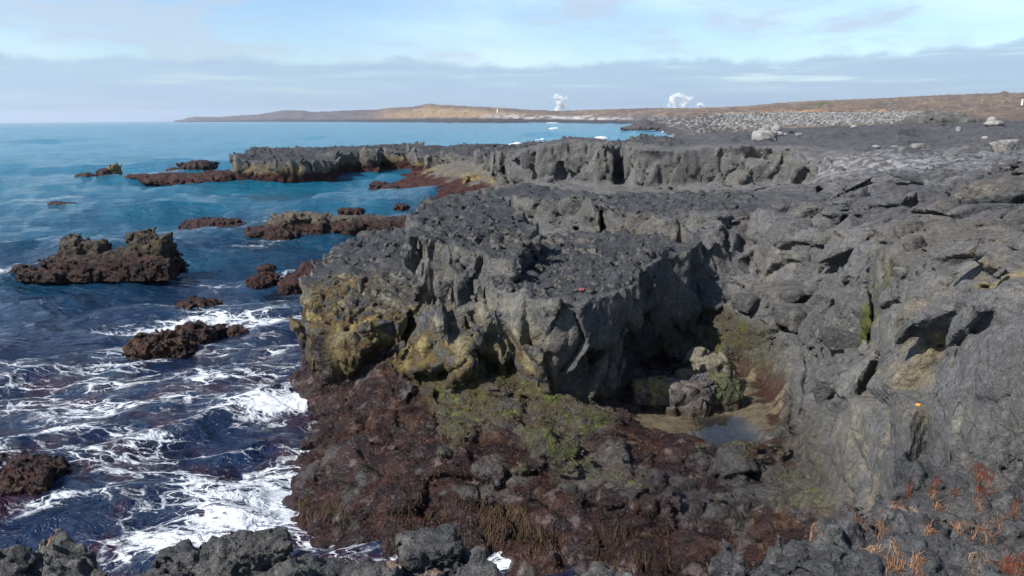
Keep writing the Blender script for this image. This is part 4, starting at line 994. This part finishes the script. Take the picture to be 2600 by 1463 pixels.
mot = sstep(sxr, 1540, 1640)*(1-sstep(sxr+50*nB, 1800, 1900))*(1-sstep(fz+1.5*nB, 7.5, 10)); col = blend(col, C3(.052, .051, .054), mot*.9); col = blend(col, C3(.20, .195, .185), mot*sstep(nC+.5*nB, .12, .4)*sstep(fz, 2.0, 4.5)*.85)
grs = np.exp(-(((sxr-2078)/34)**2+((np.log(fy)-math.log(760))/.13)**2)**2); col = blend(col, C3(.050, .085, .025), grs*.95)
col = blend(col, C3(.27, .22, .18), sstep(nC+.4*nB, .5, .6)*(sxr > 1700)*(fy > 300)*.5)
col = np.clip(col*(1+.35*nC+.2*nB)[:, None], .01, .7)
fid = np.arange(FA*FR).reshape(FA, FR); FQ = np.stack([fid[:-1, :-1], fid[1:, :-1], fid[1:, 1:], fid[:-1, 1:]], -1).reshape(-1, 4)
FV = np.stack([fx, fy, fz], -1)
mhill, t, b = new_mat('hill_ground'); p = t.pos()
base = t.attr('albedo', 'Color'); g = t.noise(p, .09, 8, .7); g2 = t.noise(p, .8, 5, .7)
t.link(t.vmath('SCALE', base, scale=t.math('MULTIPLY', t.math('MULTIPLY_ADD', g, .8, .6), t.math('MULTIPLY_ADD', g2, .7, .65))), b.inputs['Base Color']); b.inputs['Roughness'].default_value = .95; b.inputs['Specular IOR Level'].default_value = .1
t.link(t.bump(t.math('ADD', g, t.math('MULTIPLY', g2, .3)), .9, 2.0), b.inputs['Normal'])
far_q = fy[FQ].mean(1)
for nm, m_ in (('hills', (far_q > 340) | (sxr[FQ].mean(1) < 1660)), ('lava_plain', (far_q <= 165) & (sxr[FQ].mean(1) >= 1660)), ('beach', (far_q > 165) & (far_q <= 340) & (sxr[FQ].mean(1) >= 1660))):
    qq = FQ[m_]; u, inv = np.unique(qq.ravel(), return_inverse=True)
    link(nm, make_mesh(nm, FV[u], inv.reshape(qq.shape), dict(albedo=col[u].astype(f32)), mhill), kind='structure')
# ------------------------------------------------------------------ things lying on the rock: found by sighting from the camera station
bpy.context.view_layer.update()
DG = bpy.context.evaluated_depsgraph_get()
def sight(sx, sy):
    d = cF + cR*((sx*SC-512)/FPX) - cU*((sy*SC-288)/FPX); d = Vector(d).normalized()
    ok, loc, n, _, ob, _ = scene.ray_cast(DG, Vector((0, 0, H)), d)
    return (np.array(loc), np.array(n), ob.name if ob else '') if ok else (None, None, '')
def drop(x, y, z=30.0):
    ok, loc, n, _, ob, _ = scene.ray_cast(DG, Vector((x, y, z)), Vector((0, 0, -1)))
    return (np.array(loc), np.array(n)) if ok else (None, None)

# pale storm-tossed boulders out on the lava plain
BG = 'pale boulders tossed onto the lava plain'
def boulder(sx0, sx1, yt, yb, label, group=BG, style='pale', cat='boulder', h=None, kind='e', **kw):
    p_, n_, _ = sight(.5*(sx0+sx1), yb)
    if p_ is None: print('no ground', label); return
    z0, Y0 = p_[2], p_[1]
    w = (sx1-sx0)*SC/FPX*math.hypot(p_[0], p_[1], H-z0); d = cF - cU*((yt*SC-288)/FPX)+cR*((.5*(sx0+sx1)*SC-512)/FPX)
    Yc = Y0+w*.4; zt = H+d[2]/d[1]*Yc; ht = max(zt-z0, w*.3)
    cx = p_[0]*Yc/Y0
    zc = z0+ht*.42
    kw = dict(dict(rel=.5, fac=.6, lump=.3), **kw)
    return place_rock('boulder', [((cx, Yc, zc), (w*.5, w*.42, ht*.58), 0.2, kind)], h or w/11, label, cat, group, style=style, zcut=z0-.3*ht, zbase=z0, **kw)
boulder(1918, 1962, 333, 355, 'large pale boulder with a flat broken front, lowest of the cluster on the lava plain', kind='b')
boulder(1926, 1946, 325, 340, 'small round white boulder at the left end of the pale cluster')
boulder(1938, 1958, 319, 335, 'pale boulder resting above the white one, in the left half of the cluster')
boulder(1959, 1982, 317, 339, 'upright pale boulder, tallest of the cluster on the lava plain')
boulder(1953, 1968, 332, 340, 'tiny pale boulder just under the tallest one of the cluster')
boulder(1967, 1988, 334, 345, 'low pale boulder in the middle of the cluster')
boulder(1983, 1998, 338, 344, 'flat pale stone to the right of the low one in the cluster')
boulder(2020, 2036, 337, 347, 'round pale boulder standing apart at the right end of the cluster')
boulder(2160, 2174, 318, 326, 'lone white boulder at the far edge of the lava plain')
boulder(2428, 2440, 322, 334, 'lone round pale boulder on dark rock at right, in front of the twin boulders')
boulder(2508, 2528, 298, 315, 'upper one of two pale twin boulders on the skyline of the lava plain')
boulder(2504, 2542, 307, 320, 'lower, wider one of two pale twin boulders on the skyline of the lava plain')
boulder(2518, 2546, 362, 386, 'big pale split boulder near the right edge, left half', kind='b')
boulder(2542, 2572, 357, 386, 'big pale split boulder near the right edge, right half', kind='b')
boulder(2493, 2507, 346, 355, 'small pale stone above the big split boulder')
boulder(2318, 2340, 365, 376, 'pale angular boulder on the edge of the salt whitened flat', kind='b')
boulder(2212, 2232, 370, 376, 'flat pale slab lying behind the salt whitened flat, left of its twin')
boulder(2262, 2280, 370, 376, 'flat pale slab lying behind the salt whitened flat, right of its twin')
# outcrops beyond the beach
def outcrop(prims_px, Yd, zb, label, h=.35):
    pr = []
    for (a, b_, yt, dep) in prims_px:
        xa, xb = V(a, Yd, zb)[0], V(b_, Yd, zb)[0]; cx = .5*(a+b_)
        d = cF + cR*((cx*SC-512)/FPX) - cU*((yt*SC-288)/FPX); zt = H+d[2]/d[1]*Yd
        pr.append(((.5*(xa+xb), Yd, .5*(zt+zb-1)), (.5*(xb-xa), dep, .5*(zt-zb+1)), 0.1, 'm'))
    return place_rock('lava_outcrop', pr, h, label, 'rock outcrop', 'dark outcrops at the back of the lava plain', style='slab', zcut=zb-1.0, zbase=zb, fac=1.3)
outcrop([(2335,2392,293,4),(2355,2388,287,3),(2318,2350,303,3)], 133, 6.4, 'angular dark lava outcrop in front of the pebble beach, left of a split')
outcrop([(2394,2440,294,4),(2430,2475,302,3)], 131, 6.5, 'tilted dark lava outcrop in front of the pebble beach, right of a split')
# a weedy reef across the bay mouth
place_rock('sea_reef', [bx(1448,1560,326,333,14,kind='e'), bx(1500,1640,320,334,16,kind='e'), bx(1590,1720,314,331,18,kind='e'), bx(1612,1668,304,331,14,kind='e'), bx(1690,1790,312,326,20,kind='e')], .85,
    'low dark red reef reaching out into the bay behind the lava, below the hills', 'reef', style='reef', lump=.8)

# breakers out in the bay
MFOAM, t, b = new_mat('sea_foam'); t.link(t.attr('albedo', 'Color'), b.inputs['Base Color']); b.inputs['Roughness'].default_value = .9
b.inputs['Subsurface Weight'].default_value = 0.0
t.link(t.bump(t.noise(t.pos(), 1.2, 5, .65), .6, .4), b.inputs['Normal'])
BW = 'breaking waves in the bay'
def breaker(x0, x1, yt, yb, dep, h, label, steep=.35):
    n = 7; pr = []; rg = np.random.RandomState(int(x0))
    for i in range(n):
        u_ = i/(n-1); a = lerp(x0, x1, u_); wd = (x1-x0)/n*1.1
        top_ = lerp(yb-1.2, yt, min(1, u_/.75)**1.3) if u_ < .85 else lerp(yt, yb-1.5, .45)
        pr.append(bx(a-wd, a+wd, top_+rg.uniform(-.4, .8), yb+rg.uniform(-1.2, .6), dep*rg.uniform(.7, 1.2), kind='e', sink=.2))
    place_rock('breaking_wave', pr, h, label, 'wave', BW, style='foam', lump=.9, fac=.2, rel=.8, zcut=-.3)
breaker(1282, 1352, 355, 369, 2.2, .22, 'big white breaking wave behind the lava, leftmost in the bay')
breaker(1362, 1400, 348, 356, 2.0, .25, 'small white breaking wave right of the biggest one in the bay')
breaker(1440, 1572, 345, 355, 2.0, .28, 'long white breaking wave line in the bay left of the dark knob')
breaker(1378, 1432, 322, 329, 3, .45, 'white wave breaking on the tip of the dark red reef')
breaker(1660, 1724, 332, 336, 2.5, .45, 'thin white wave line at the right end of the bay')
breaker(1310, 1425, 310.5, 313.5, 5, .9, 'distant white surf line along the far shore of the bay')

# kelp on the shelf: fronds hanging from ledges and fuzzy turf, too many to count
def tubes(paths, radii, sides=3):
    Vs, Qs, o = [], [], 0
    for path, rad in zip(paths, radii):
        path = np.asarray(path); n = len(path); tn = np.gradient(path, axis=0); tn /= np.maximum(np.linalg.norm(tn, axis=1, keepdims=True), 1e-9)
        a = np.cross(tn, (0.3, .2, .93)); a /= np.maximum(np.linalg.norm(a, axis=1, keepdims=True), 1e-9); bb = np.cross(tn, a)
        rd = np.asarray(rad)*np.ones(n)
        for k in range(sides):
            an = 2*math.pi*k/sides; Vs.append(path+(a*math.cos(an)+bb*.35*math.sin(an))*rd[:, None])
        ii = np.arange(n-1)
        for k in range(sides):
            k2 = (k+1) % sides
            Qs.append(np.stack([o+k*n+ii, o+k2*n+ii, o+k2*n+ii+1, o+k*n+ii+1], 1))
        o += sides*n
    return np.concatenate(Vs), np.concatenate(Qs)
mkelp, t, b = new_mat('kelp'); t.link(t.attr('albedo', 'Color'), b.inputs['Base Color']); b.inputs['Roughness'].default_value = .6; b.inputs['Specular IOR Level'].default_value = .25
rng = np.random.RandomState(12)
paths, rads, cols = [], [], []
for (x0, x1, y0, y1, n, ln) in [(1230,1345,1275,1330,150,.75),(760,800,1262,1300,60,.5),(835,880,1262,1300,60,.5),(1340,1420,1330,1390,70,.5),(1500,1700,1330,1430,110,.5),(980,1200,1260,1400,90,.4),(1750,1950,1280,1400,40,.35)]:
    for _ in range(n):
        p_, n_, nm = sight(rng.uniform(x0, x1), rng.uniform(y0, y1))
        if p_ is None or nm != 'tidal_shelf': continue
        pts = [p_+n_*.02]; dirv = np.array([rng.normal(0, .25), -.55, -.6]); L = ln*rng.uniform(.5, 1.1)
        q_ = p_+n_*.03
        for k in range(5):
            q_ = q_+dirv*L/5+rng.normal(0, .02, 3); g_, gn = drop(q_[0], q_[1], q_[2]+1.2)
            if g_ is not None and g_[2] > q_[2]-.02 and g_[2] < q_[2]+.5: q_ = np.array([q_[0], q_[1], g_[2]+.02])
            pts.append(q_)
        paths.append(pts); rads.append(np.array([.008, .011, .011, .010, .007, .002])*rng.uniform(.7, 1.3)); cols.append(C3(*(np.array([.05, .028, .010])*rng.uniform(.35, 1.2))))
kv, kq = tubes(paths, rads)
kc = np.repeat(np.array(cols), 18, 0)
link('kelp_fronds', make_mesh('kelp_fronds', kv, kq, dict(albedo=kc.astype(f32)), mkelp), kind='stuff')

# tufts of seaweed turf
src = [(v_, q_, a_) for v_, q_, a_ in [merge(parts[1])]]
v_, q_, a_ = src[0]
qa = v_[q_]; cen = qa.mean(1); nn = np.cross(qa[:, 2]-qa[:, 0], qa[:, 3]-qa[:, 1]); ar = np.linalg.norm(nn, axis=1); nn /= ar[:, None]+1e-12
cc = a_['albedo'][q_].mean(1); brown = (cc[:, 0] > cc[:, 2]*1.5) & (cc.max(1) < .12) & (cen[:, 1] < 22) & (cen[:, 2] > -.05) & (nn[:, 1] < .5)
cand = np.nonzero(brown)[0]; NTUFT = 34000
pick = rng.choice(cand, NTUFT, p=ar[cand]/ar[cand].sum())
base = cen[pick]+rng.normal(0, .018, (NTUFT, 3)); nd = nn[pick]+rng.normal(0, .55, (NTUFT, 3))+np.array([0, -.15, -.35]); nd /= np.linalg.norm(nd, axis=1, keepdims=True)
sd2 = np.cross(nd, rng.normal(0, 1, (NTUFT, 3))); sd2 /= np.linalg.norm(sd2, axis=1, keepdims=True)
ln_ = rng.uniform(.025, .075, (NTUFT, 1)); wd = rng.uniform(.006, .015, (NTUFT, 1))
tv = np.stack([base-sd2*wd, base+sd2*wd, base+nd*ln_+np.array([0, 0, -.01])], 1).reshape(-1, 3)
tq = np.arange(NTUFT*3).reshape(-1, 3)
tc = np.repeat(np.clip(cc[pick]*rng.uniform(.6, 1.7, (NTUFT, 1))*np.array([1.1, .95, .8]), .008, .22), 3, 0)
link('seaweed_turf', make_mesh('seaweed_turf', tv, tq, dict(albedo=tc.astype(f32)), mkelp), kind='stuff')

# big slabs lying loose in the bowl
SB = 'loose lava slabs in the bowl'
def slab(sx0, sx1, yt, yb, label, rot=.3, col=None):
    p_, n_, _ = sight(.5*(sx0+sx1), .5*(yt+yb))
    if p_ is None: return
    sc_ = np.linalg.norm(p_-np.array([0, 0, H]))*SC/FPX; w, hh = (sx1-sx0)*sc_, (yb-yt)*sc_
    place_rock('lava_slab', [((p_[0], p_[1]+.20, p_[2]-.06), (w*.5, hh*.62, hh*.40), rot, 'b')], max(w/26, .03), label, 'slab', SB, style='slab', fac=1.5, lump=.08, rel=.5, cell=.6, zcut=p_[2]-hh*.6,
        recolor=None if col is None else (lambda v, c: blend(c, col, np.full(len(v), .45, f32))))
slab(1948, 2062, 722, 800, 'big tilted grey lava slab in the middle of the bowl', .5)
slab(1990, 2078, 775, 832, 'wedge shaped lava slab just below the big tilted one', .3)
slab(2115, 2205, 838, 885, 'flat grey lava slab to the right of the wedge shaped one', -.2)
slab(2180, 2246, 578, 630, 'pale rounded lava block set in the rim of the bowl', .1, C3(.21, .195, .165))
slab(2082, 2130, 592, 618, 'small pale lava block left of the rounded one in the rim of the bowl', .2, C3(.19, .18, .155))
slab(1838, 1905, 548, 622, 'reddish flat faced lava slab at the back of the bowl', .1, C3(.135, .105, .105))
slab(1880, 1945, 740, 790, 'grey lava block beside the shadow of the bluff', .4)
# dried seaweed on the ledge
mdry, t, b = new_mat('dried_seaweed'); t.link(t.attr('albedo', 'Color'), b.inputs['Base Color']); b.inputs['Roughness'].default_value = .8
DS = 'dried seaweed strewn over the near ledge'
RED, ORG, PAL = (.11, .024, .014), (.17, .055, .02), (.28, .17, .10)
def wrack(pts, width, n, label, c1, c2, reach=.042, rad=.0023):
    base_, nor = [], []
    for sx, sy in pts:
        p_, n_, nm = sight(sx, sy)
        if p_ is not None and p_[1] < 9: base_.append(p_); nor.append(n_)
    if not base_: print('no wrack', label); return
    base_ = np.array(base_); paths, rads, cols = [], [], []
    m = len(base_)
    for i in range(int(n*1.7)):
        s0 = rng.uniform(0, max(m-1, 0)); k = min(int(s0), m-1); k2 = min(k+1, m-1); c0 = lerp(base_[k], base_[k2], s0-k)
        if m > 1:
            dr_ = base_[k2]-base_[k] if k2 > k else base_[k]-base_[k-1]
        else: dr_ = rng.normal(0, 1, 3)
        dr_ = dr_/(np.linalg.norm(dr_)+1e-9); dr_ = dr_+rng.normal(0, .8, 3)*np.array([1, 1, .2]); dr_ /= np.linalg.norm(dr_)
        q_ = c0+rng.normal(0, width, 3)*np.array([1, 1, 0]); pts_ = []
        L = reach*rng.uniform(.5, 1.5); lift = rng.uniform(.002, .013)
        for j in range(7):
            g_, gn = drop(q_[0], q_[1], q_[2]+.5)
            z_ = g_[2] if g_ is not None else q_[2]
            if abs(z_-q_[2]) > .12: z_ = q_[2]
            pts_.append((q_[0], q_[1], z_+lift*(1+.5*math.sin(j*1.3+i))))
            dr_ = dr_+rng.normal(0, .35, 3)*np.array([1, 1, .1]); dr_ /= np.linalg.norm(dr_); q_ = np.array([q_[0], q_[1], z_])+dr_*L/6*np.array([1, 1, 0])
        paths.append(pts_); rads.append(np.array([.5, 1, 1.1, 1, .9, .7, .2])*rad*rng.uniform(.6, 1.8)); cols.append(lerp(np.array(c1), np.array(c2), rng.uniform())*rng.uniform(.6, 1.25))
    vv, qq = tubes(paths, rads); o0 = np.array([vv[:, 0].mean(), vv[:, 1].mean(), vv[:, 2].min()])
    o = link('dried_seaweed', make_mesh('dried_seaweed', vv-o0, qq, dict(albedo=np.repeat(np.array(cols), 21, 0).astype(f32)), mdry), label=label, category='seaweed', group=DS)
    o.location = o0.tolist()
wrack([(2478,1178),(2490,1195),(2492,1225),(2495,1250)], .022, 60, 'largest clump of dried seaweed, red brown and matted, near the right edge', RED, ORG, .12)
wrack([(2380,1205),(2376,1225),(2368,1250)], .012, 20, 'red brown seaweed strand left of the largest clump', RED, ORG)
wrack([(2368,1245),(2368,1270),(2380,1285),(2395,1292)], .014, 26, 'hook shaped seaweed strand just below the red brown strand', ORG, PAL)
wrack([(2272,1260),(2278,1285),(2272,1315)], .014, 26, 'upright orange brown seaweed streak in the middle of the ledge', RED, PAL)
wrack([(2166,1265),(2160,1280)], .014, 18, 'rust red seaweed tuft at the top left of the ledge', RED, ORG)
wrack([(2155,1290),(2175,1320),(2200,1345),(2222,1365)], .006, 16, 'long thin rust red seaweed string trailing down from the tuft', RED, ORG, .12)
wrack([(2312,1244),(2308,1250)], .010, 12, 'small red seaweed scrap above the upright streak', RED, ORG, .06)
wrack([(2420,1243),(2422,1250)], .010, 10, 'small red seaweed scrap between the strand and the largest clump', RED, ORG, .06)
wrack([(2405,1322),(2440,1330),(2480,1345),(2500,1352)], .012, 34, 'long pale orange seaweed band lying across the ledge at right', PAL, ORG, .12)
wrack([(2483,1268),(2488,1290),(2492,1305)], .008, 16, 'orange seaweed string below the largest clump', ORG, PAL)
wrack([(2228,1325),(2234,1340)], .012, 16, 'cream and orange seaweed scrap right of the long thin string', PAL, ORG, .07)
wrack([(2202,1398),(2220,1396)], .010, 22, 'cream coloured dried seaweed pad low on the ledge', PAL, PAL, .06)
wrack([(2272,1372),(2272,1396)], .007, 14, 'pale upright seaweed sliver right of the cream pad', PAL, PAL, .06)
wrack([(2345,1345),(2355,1360),(2362,1345)], .008, 18, 'pale forked seaweed piece in the middle of the lower ledge', PAL, ORG, .07)
wrack([(2250,1450),(2285,1442)], .010, 26, 'pale pinkish seaweed strip at the bottom edge', PAL, ORG, .08)
wrack([(2328,1425),(2330,1450)], .012, 22, 'brown and cream seaweed lump at the bottom edge right of the strip', ORG, PAL, .08)
wrack([(2445,1440),(2480,1425),(2500,1415)], .012, 26, 'cream seaweed strip at the bottom right', PAL, PAL, .08)
wrack([(2545,1420),(2570,1430),(2590,1440)], .022, 54, 'big rust brown seaweed mat in the bottom right corner', RED, ORG, .12)
wrack([(2565,1308),(2575,1300)], .010, 14, 'rust seaweed scrap at the right edge above the corner mat', RED, ORG, .07)
wrack([(2530,1315),(2535,1330)], .008, 12, 'thin red and cream seaweed wisp left of the edge scrap', RED, PAL, .07)
wrack([(2035,1330),(2038,1342)], .008, 10, 'small cream seaweed scrap on the left shoulder of the ledge', PAL, PAL, .05)
wrack([(2055,1345),(2075,1350)], .008, 12, 'pinkish seaweed crumbs beside the cream scrap on the left shoulder', PAL, ORG, .05)
wrack([(1678,1428),(1672,1455)], .004, 8, 'pale seaweed thread hanging on a dark lump at the bottom centre', PAL, PAL, .07)
wrack([(698,1412),(715,1405),(730,1402)], .016, 26, 'tan seaweed litter beside the square boulder at the lower left', PAL, ORG, .06)
wrack([(118,1366),(130,1370)], .012, 14, 'tan seaweed litter on the far lip of the ledge at the lower left', PAL, ORG, .06)
# coloured scraps
def scrap(sx, sy, label, c, r_, cat='scrap', name='scrap'):
    p_, n_, nm = sight(sx, sy)
    if p_ is None: return
    vv, qq, c_, w_ = solid_rock([((0, 0, r_*.3), (r_, r_*.8, r_*.45), .4, 'm')], r_/5, seed=5, style='pale', zcut=-r_)
    o = link(name, make_mesh(name, vv, qq, dict(albedo=np.tile(np.array(c, f32), (len(vv), 1))), mdry), label=label, category=cat); o.location = p_.tolist()
scrap(1480, 737, 'bright red algae patch on top of the bluff', (.17, .035, .035), .075, 'seaweed', 'red_seaweed')
scrap(2332, 1029, 'small orange yellow scrap wedged in a crack of the slabs', (.55, .25, .015), .028)

# square boulder and other loose lava boulders on the ledge lip
def ledge_boulder(sx, syb, w_px, h_px, label, seedk=0, kind='b'):
    p_, n_, nm = sight(sx, syb)
    if p_ is None or p_[1] > 8: print('no ledge', label, p_); return
    sc_ = np.linalg.norm(p_-np.array([0, 0, H]))*SC/FPX; w = w_px*sc_; hh = h_px*sc_
    place_rock('lava_boulder', [((p_[0], p_[1]+w*.3, p_[2]+hh*.42), (w*.5, w*.42, hh*.58), .3, kind)], w/26, label, 'boulder', 'loose lava boulders on the near ledge', style='lava', zcut=p_[2]-hh*.4, fac=1.2, lump=.5, rel=.7, cell=.8)
ledge_boulder(665, 1428, 96, 40, 'square dark lava boulder perched on the ledge lip at the lower left')
ledge_boulder(1085, 1420, 120, 34, 'low rounded lava boulder on the ledge lip at bottom centre')

# lighthouse, marker post, steam
mwhite, t, b = new_mat('white_paint'); b.inputs['Base Color'].default_value = (.78, .74, .58, 1); b.inputs['Roughness'].default_value = .7
t.link(t.mix(t.noise(t.pos(), .8, 4), (.52, .49, .38), (.62, .59, .48)), b.inputs['Base Color'])
mdark, t, b = new_mat('dark_paint'); b.inputs['Base Color'].default_value = (.22, .10, .05, 1)
def lathe(name, prof, n, mat, parent):
    vs = [(r_*math.cos(2*math.pi*k/n), r_*math.sin(2*math.pi*k/n), z_) for r_, z_ in prof for k in range(n)]
    fs = [(i*n+k, i*n+(k+1) % n, (i+1)*n+(k+1) % n, (i+1)*n+k) for i in range(len(prof)-1) for k in range(n)] + [tuple(range((len(prof)-1)*n, len(prof)*n))]
    me = bpy.data.meshes.new(name); me.from_pydata(vs, [], fs); me.materials.append(mat); return link(name, me, parent)
lx = V(1267, 1700, 10)
lp, _ = drop(lx[0], lx[1], 300)
lh = link('lighthouse', None, label='tiny pale yellow lighthouse tower on the brown hill across the bay', category='lighthouse'); lh.location = lp.tolist()
lathe('tower', [(1.9, -1), (1.75, 3), (1.5, 7.5)], 16, mwhite, lh)
lathe('gallery', [(2.0, 7.5), (2.0, 7.9), (1.4, 7.9)], 16, mwhite, lh)
lathe('lantern_room', [(1.0, 7.9), (1.0, 9.4)], 12, mdark, lh)
lathe('cap', [(1.25, 9.4), (.7, 10.2), (.1, 10.7)], 12, mwhite, lh)
pp_ = V(2598, 420, 12); gp, _ = drop(pp_[0], pp_[1], 300)
if gp is not None:
    po = link('marker_post', None, label='pale concrete marker post cut off by the right edge below the hilltop', category='post'); po.location = gp.tolist()
    lathe('shaft', [(.55, -.5), (.5, 2.6)], 10, mwhite, po); lathe('cap', [(.7, 2.6), (.7, 2.9), (.2, 3.2)], 10, mwhite, po)
msteam, t, b = new_mat('steam'); b.inputs['Base Color'].default_value = (.86, .86, .87, 1); b.inputs['Roughness'].default_value = 1; b.inputs['Specular IOR Level'].default_value = 0
b.inputs['Alpha'].default_value = .15
def steam(puffs, label):
    rg = np.random.RandomState(len(label)); Vs, Qs, o = [], [], 0; nu, nv = 14, 9
    th, ph = np.meshgrid(np.linspace(0, 2*math.pi, nu, endpoint=False), np.linspace(.05, math.pi-.05, nv), indexing='ij')
    ball = np.stack([np.cos(th)*np.sin(ph), np.sin(th)*np.sin(ph), np.cos(ph)], -1).reshape(-1, 3)
    ib = np.arange(nu*nv).reshape(nu, nv); fq = np.stack([ib[:, :-1], np.roll(ib, -1, 0)[:, :-1], np.roll(ib, -1, 0)[:, 1:], ib[:, 1:]], -1).reshape(-1, 4)
    for (sx, sy, wpx, hpx) in puffs:
        Yd = 2150.; d = cF + cR*((sx*SC-512)/FPX) - cU*((sy*SC-288)/FPX); c0 = np.array([0, 0, H])+d*(Yd/d[1]); s_ = SC/FPX*Yd
        for i in range(18):
            q_ = rg.normal(0, .24, 3); k_ = rg.uniform(.35, .75)
            v0 = ball*(wpx*.42*s_*k_, wpx*.4*s_*k_, hpx*.42*s_*k_)*(1+.18*fbm(ball+i, 1.6, 2, 7)[:, None])+c0+q_*(wpx*s_, wpx*s_, hpx*s_)
            Vs.append(v0); Qs.append(fq+o); o += len(ball)
    vv = np.concatenate(Vs); o0 = vv.mean(0)
    ob = link('steam_plume', make_mesh('steam_plume', vv-o0, np.concatenate(Qs), {}, msteam), label=label, category='steam', group='geothermal steam plumes behind the hills'); ob.location = o0.tolist()
    return ob
for args in [([(1424,272,26,20),(1420,258,22,20),(1416,247,18,12)], 'left steam plume, a thin leaning column above the hills'),
             ([(1738,264,30,22),(1743,252,20,16)], 'brightest billowing steam plume above the hills'),
             ([(1712,258,26,32),(1722,243,26,12)], 'faint broad steam plume just left of the brightest one'),
             ([(1777,268,20,11)], 'small low steam puff right of the brightest plume')]:
    steam(*args)

# pebbles of the beach: thousands of rounded stones
ico = np.array([(0,0,1),(.894,0,.447),(.276,.851,.447),(-.724,.526,.447),(-.724,-.526,.447),(.276,-.851,.447),(.724,.526,-.447),(-.276,.851,-.447),(-.894,0,-.447),(-.276,-.851,-.447),(.724,-.526,-.447),(0,0,-1)])
icf = np.array([(0,1,2),(0,2,3),(0,3,4),(0,4,5),(0,5,1),(1,6,2),(2,7,3),(3,8,4),(4,9,5),(5,10,1),(2,6,7),(3,7,8),(4,8,9),(5,9,10),(1,10,6),(6,11,7),(7,11,8),(8,11,9),(9,11,10),(10,11,6)])
pv, pf, pc, o = [], [], [], 0
wgt = PEB**1.5*(fy > 140); ci = rng.choice(len(fx), 4200, p=wgt/wgt.sum())
for i in ci:
    yy = fy[i]*math.exp(rng.normal(0, .012)); xx = fx[i]*yy/fy[i]+rng.normal(0, .5); zz = fz[i]+.05
    s_ = rng.uniform(.2, .5)*rng.choice([1, 1, 1.4])*(yy/260)**.5
    v0 = ico*(s_*rng.uniform(.8, 1.3), s_*rng.uniform(.7, 1.1), s_*rng.uniform(.55, .8))*(1+rng.normal(0, .08, (12, 1)))+(xx, yy, zz)
    pv.append(v0); pf.append(icf+o); o += 12; pc.append(np.tile(np.array([.20, .197, .19])*rng.uniform(.4, 1.35), (12, 1)))
link('beach_pebbles', make_mesh('beach_pebbles', np.concatenate(pv), np.concatenate(pf), dict(albedo=np.concatenate(pc).astype(f32)), mhill), kind='stuff')

# sea air
HZ = []
mh = bpy.data.materials.new('haze'); mh.use_nodes = True; t = NT(mh.node_tree); t.n.clear()
vp = t.add('ShaderNodeVolumePrincipled'); vp.inputs['Color'].default_value = (.80, .88, 1, 1); vp.inputs['Density'].default_value = 6.0e-5; vp.inputs['Anisotropy'].default_value = .3
ou = t.add('ShaderNodeOutputMaterial'); t.link(vp.outputs[0], ou.inputs['Volume'])
me = bpy.data.meshes.new('haze')
a_, zlo, zhi = 21000., -22., 260.
me.from_pydata([(x_, y_, z_) for z_ in (zlo, zhi) for x_, y_ in ((-a_, -300), (a_, -300), (a_, a_), (-a_, a_))], [], [(0,3,2,1),(4,5,6,7),(0,1,5,4),(1,2,6,5),(2,3,7,6),(3,0,4,7)])
me.materials.append(mh)
USE_HAZE = True
if USE_HAZE: link('haze', me, kind='stuff')
print('total tris', sum(len(o.data.loops)-2*len(o.data.polygons) for o in scene.objects if o.type == 'MESH'), 't', round(time.time()-T0, 1))
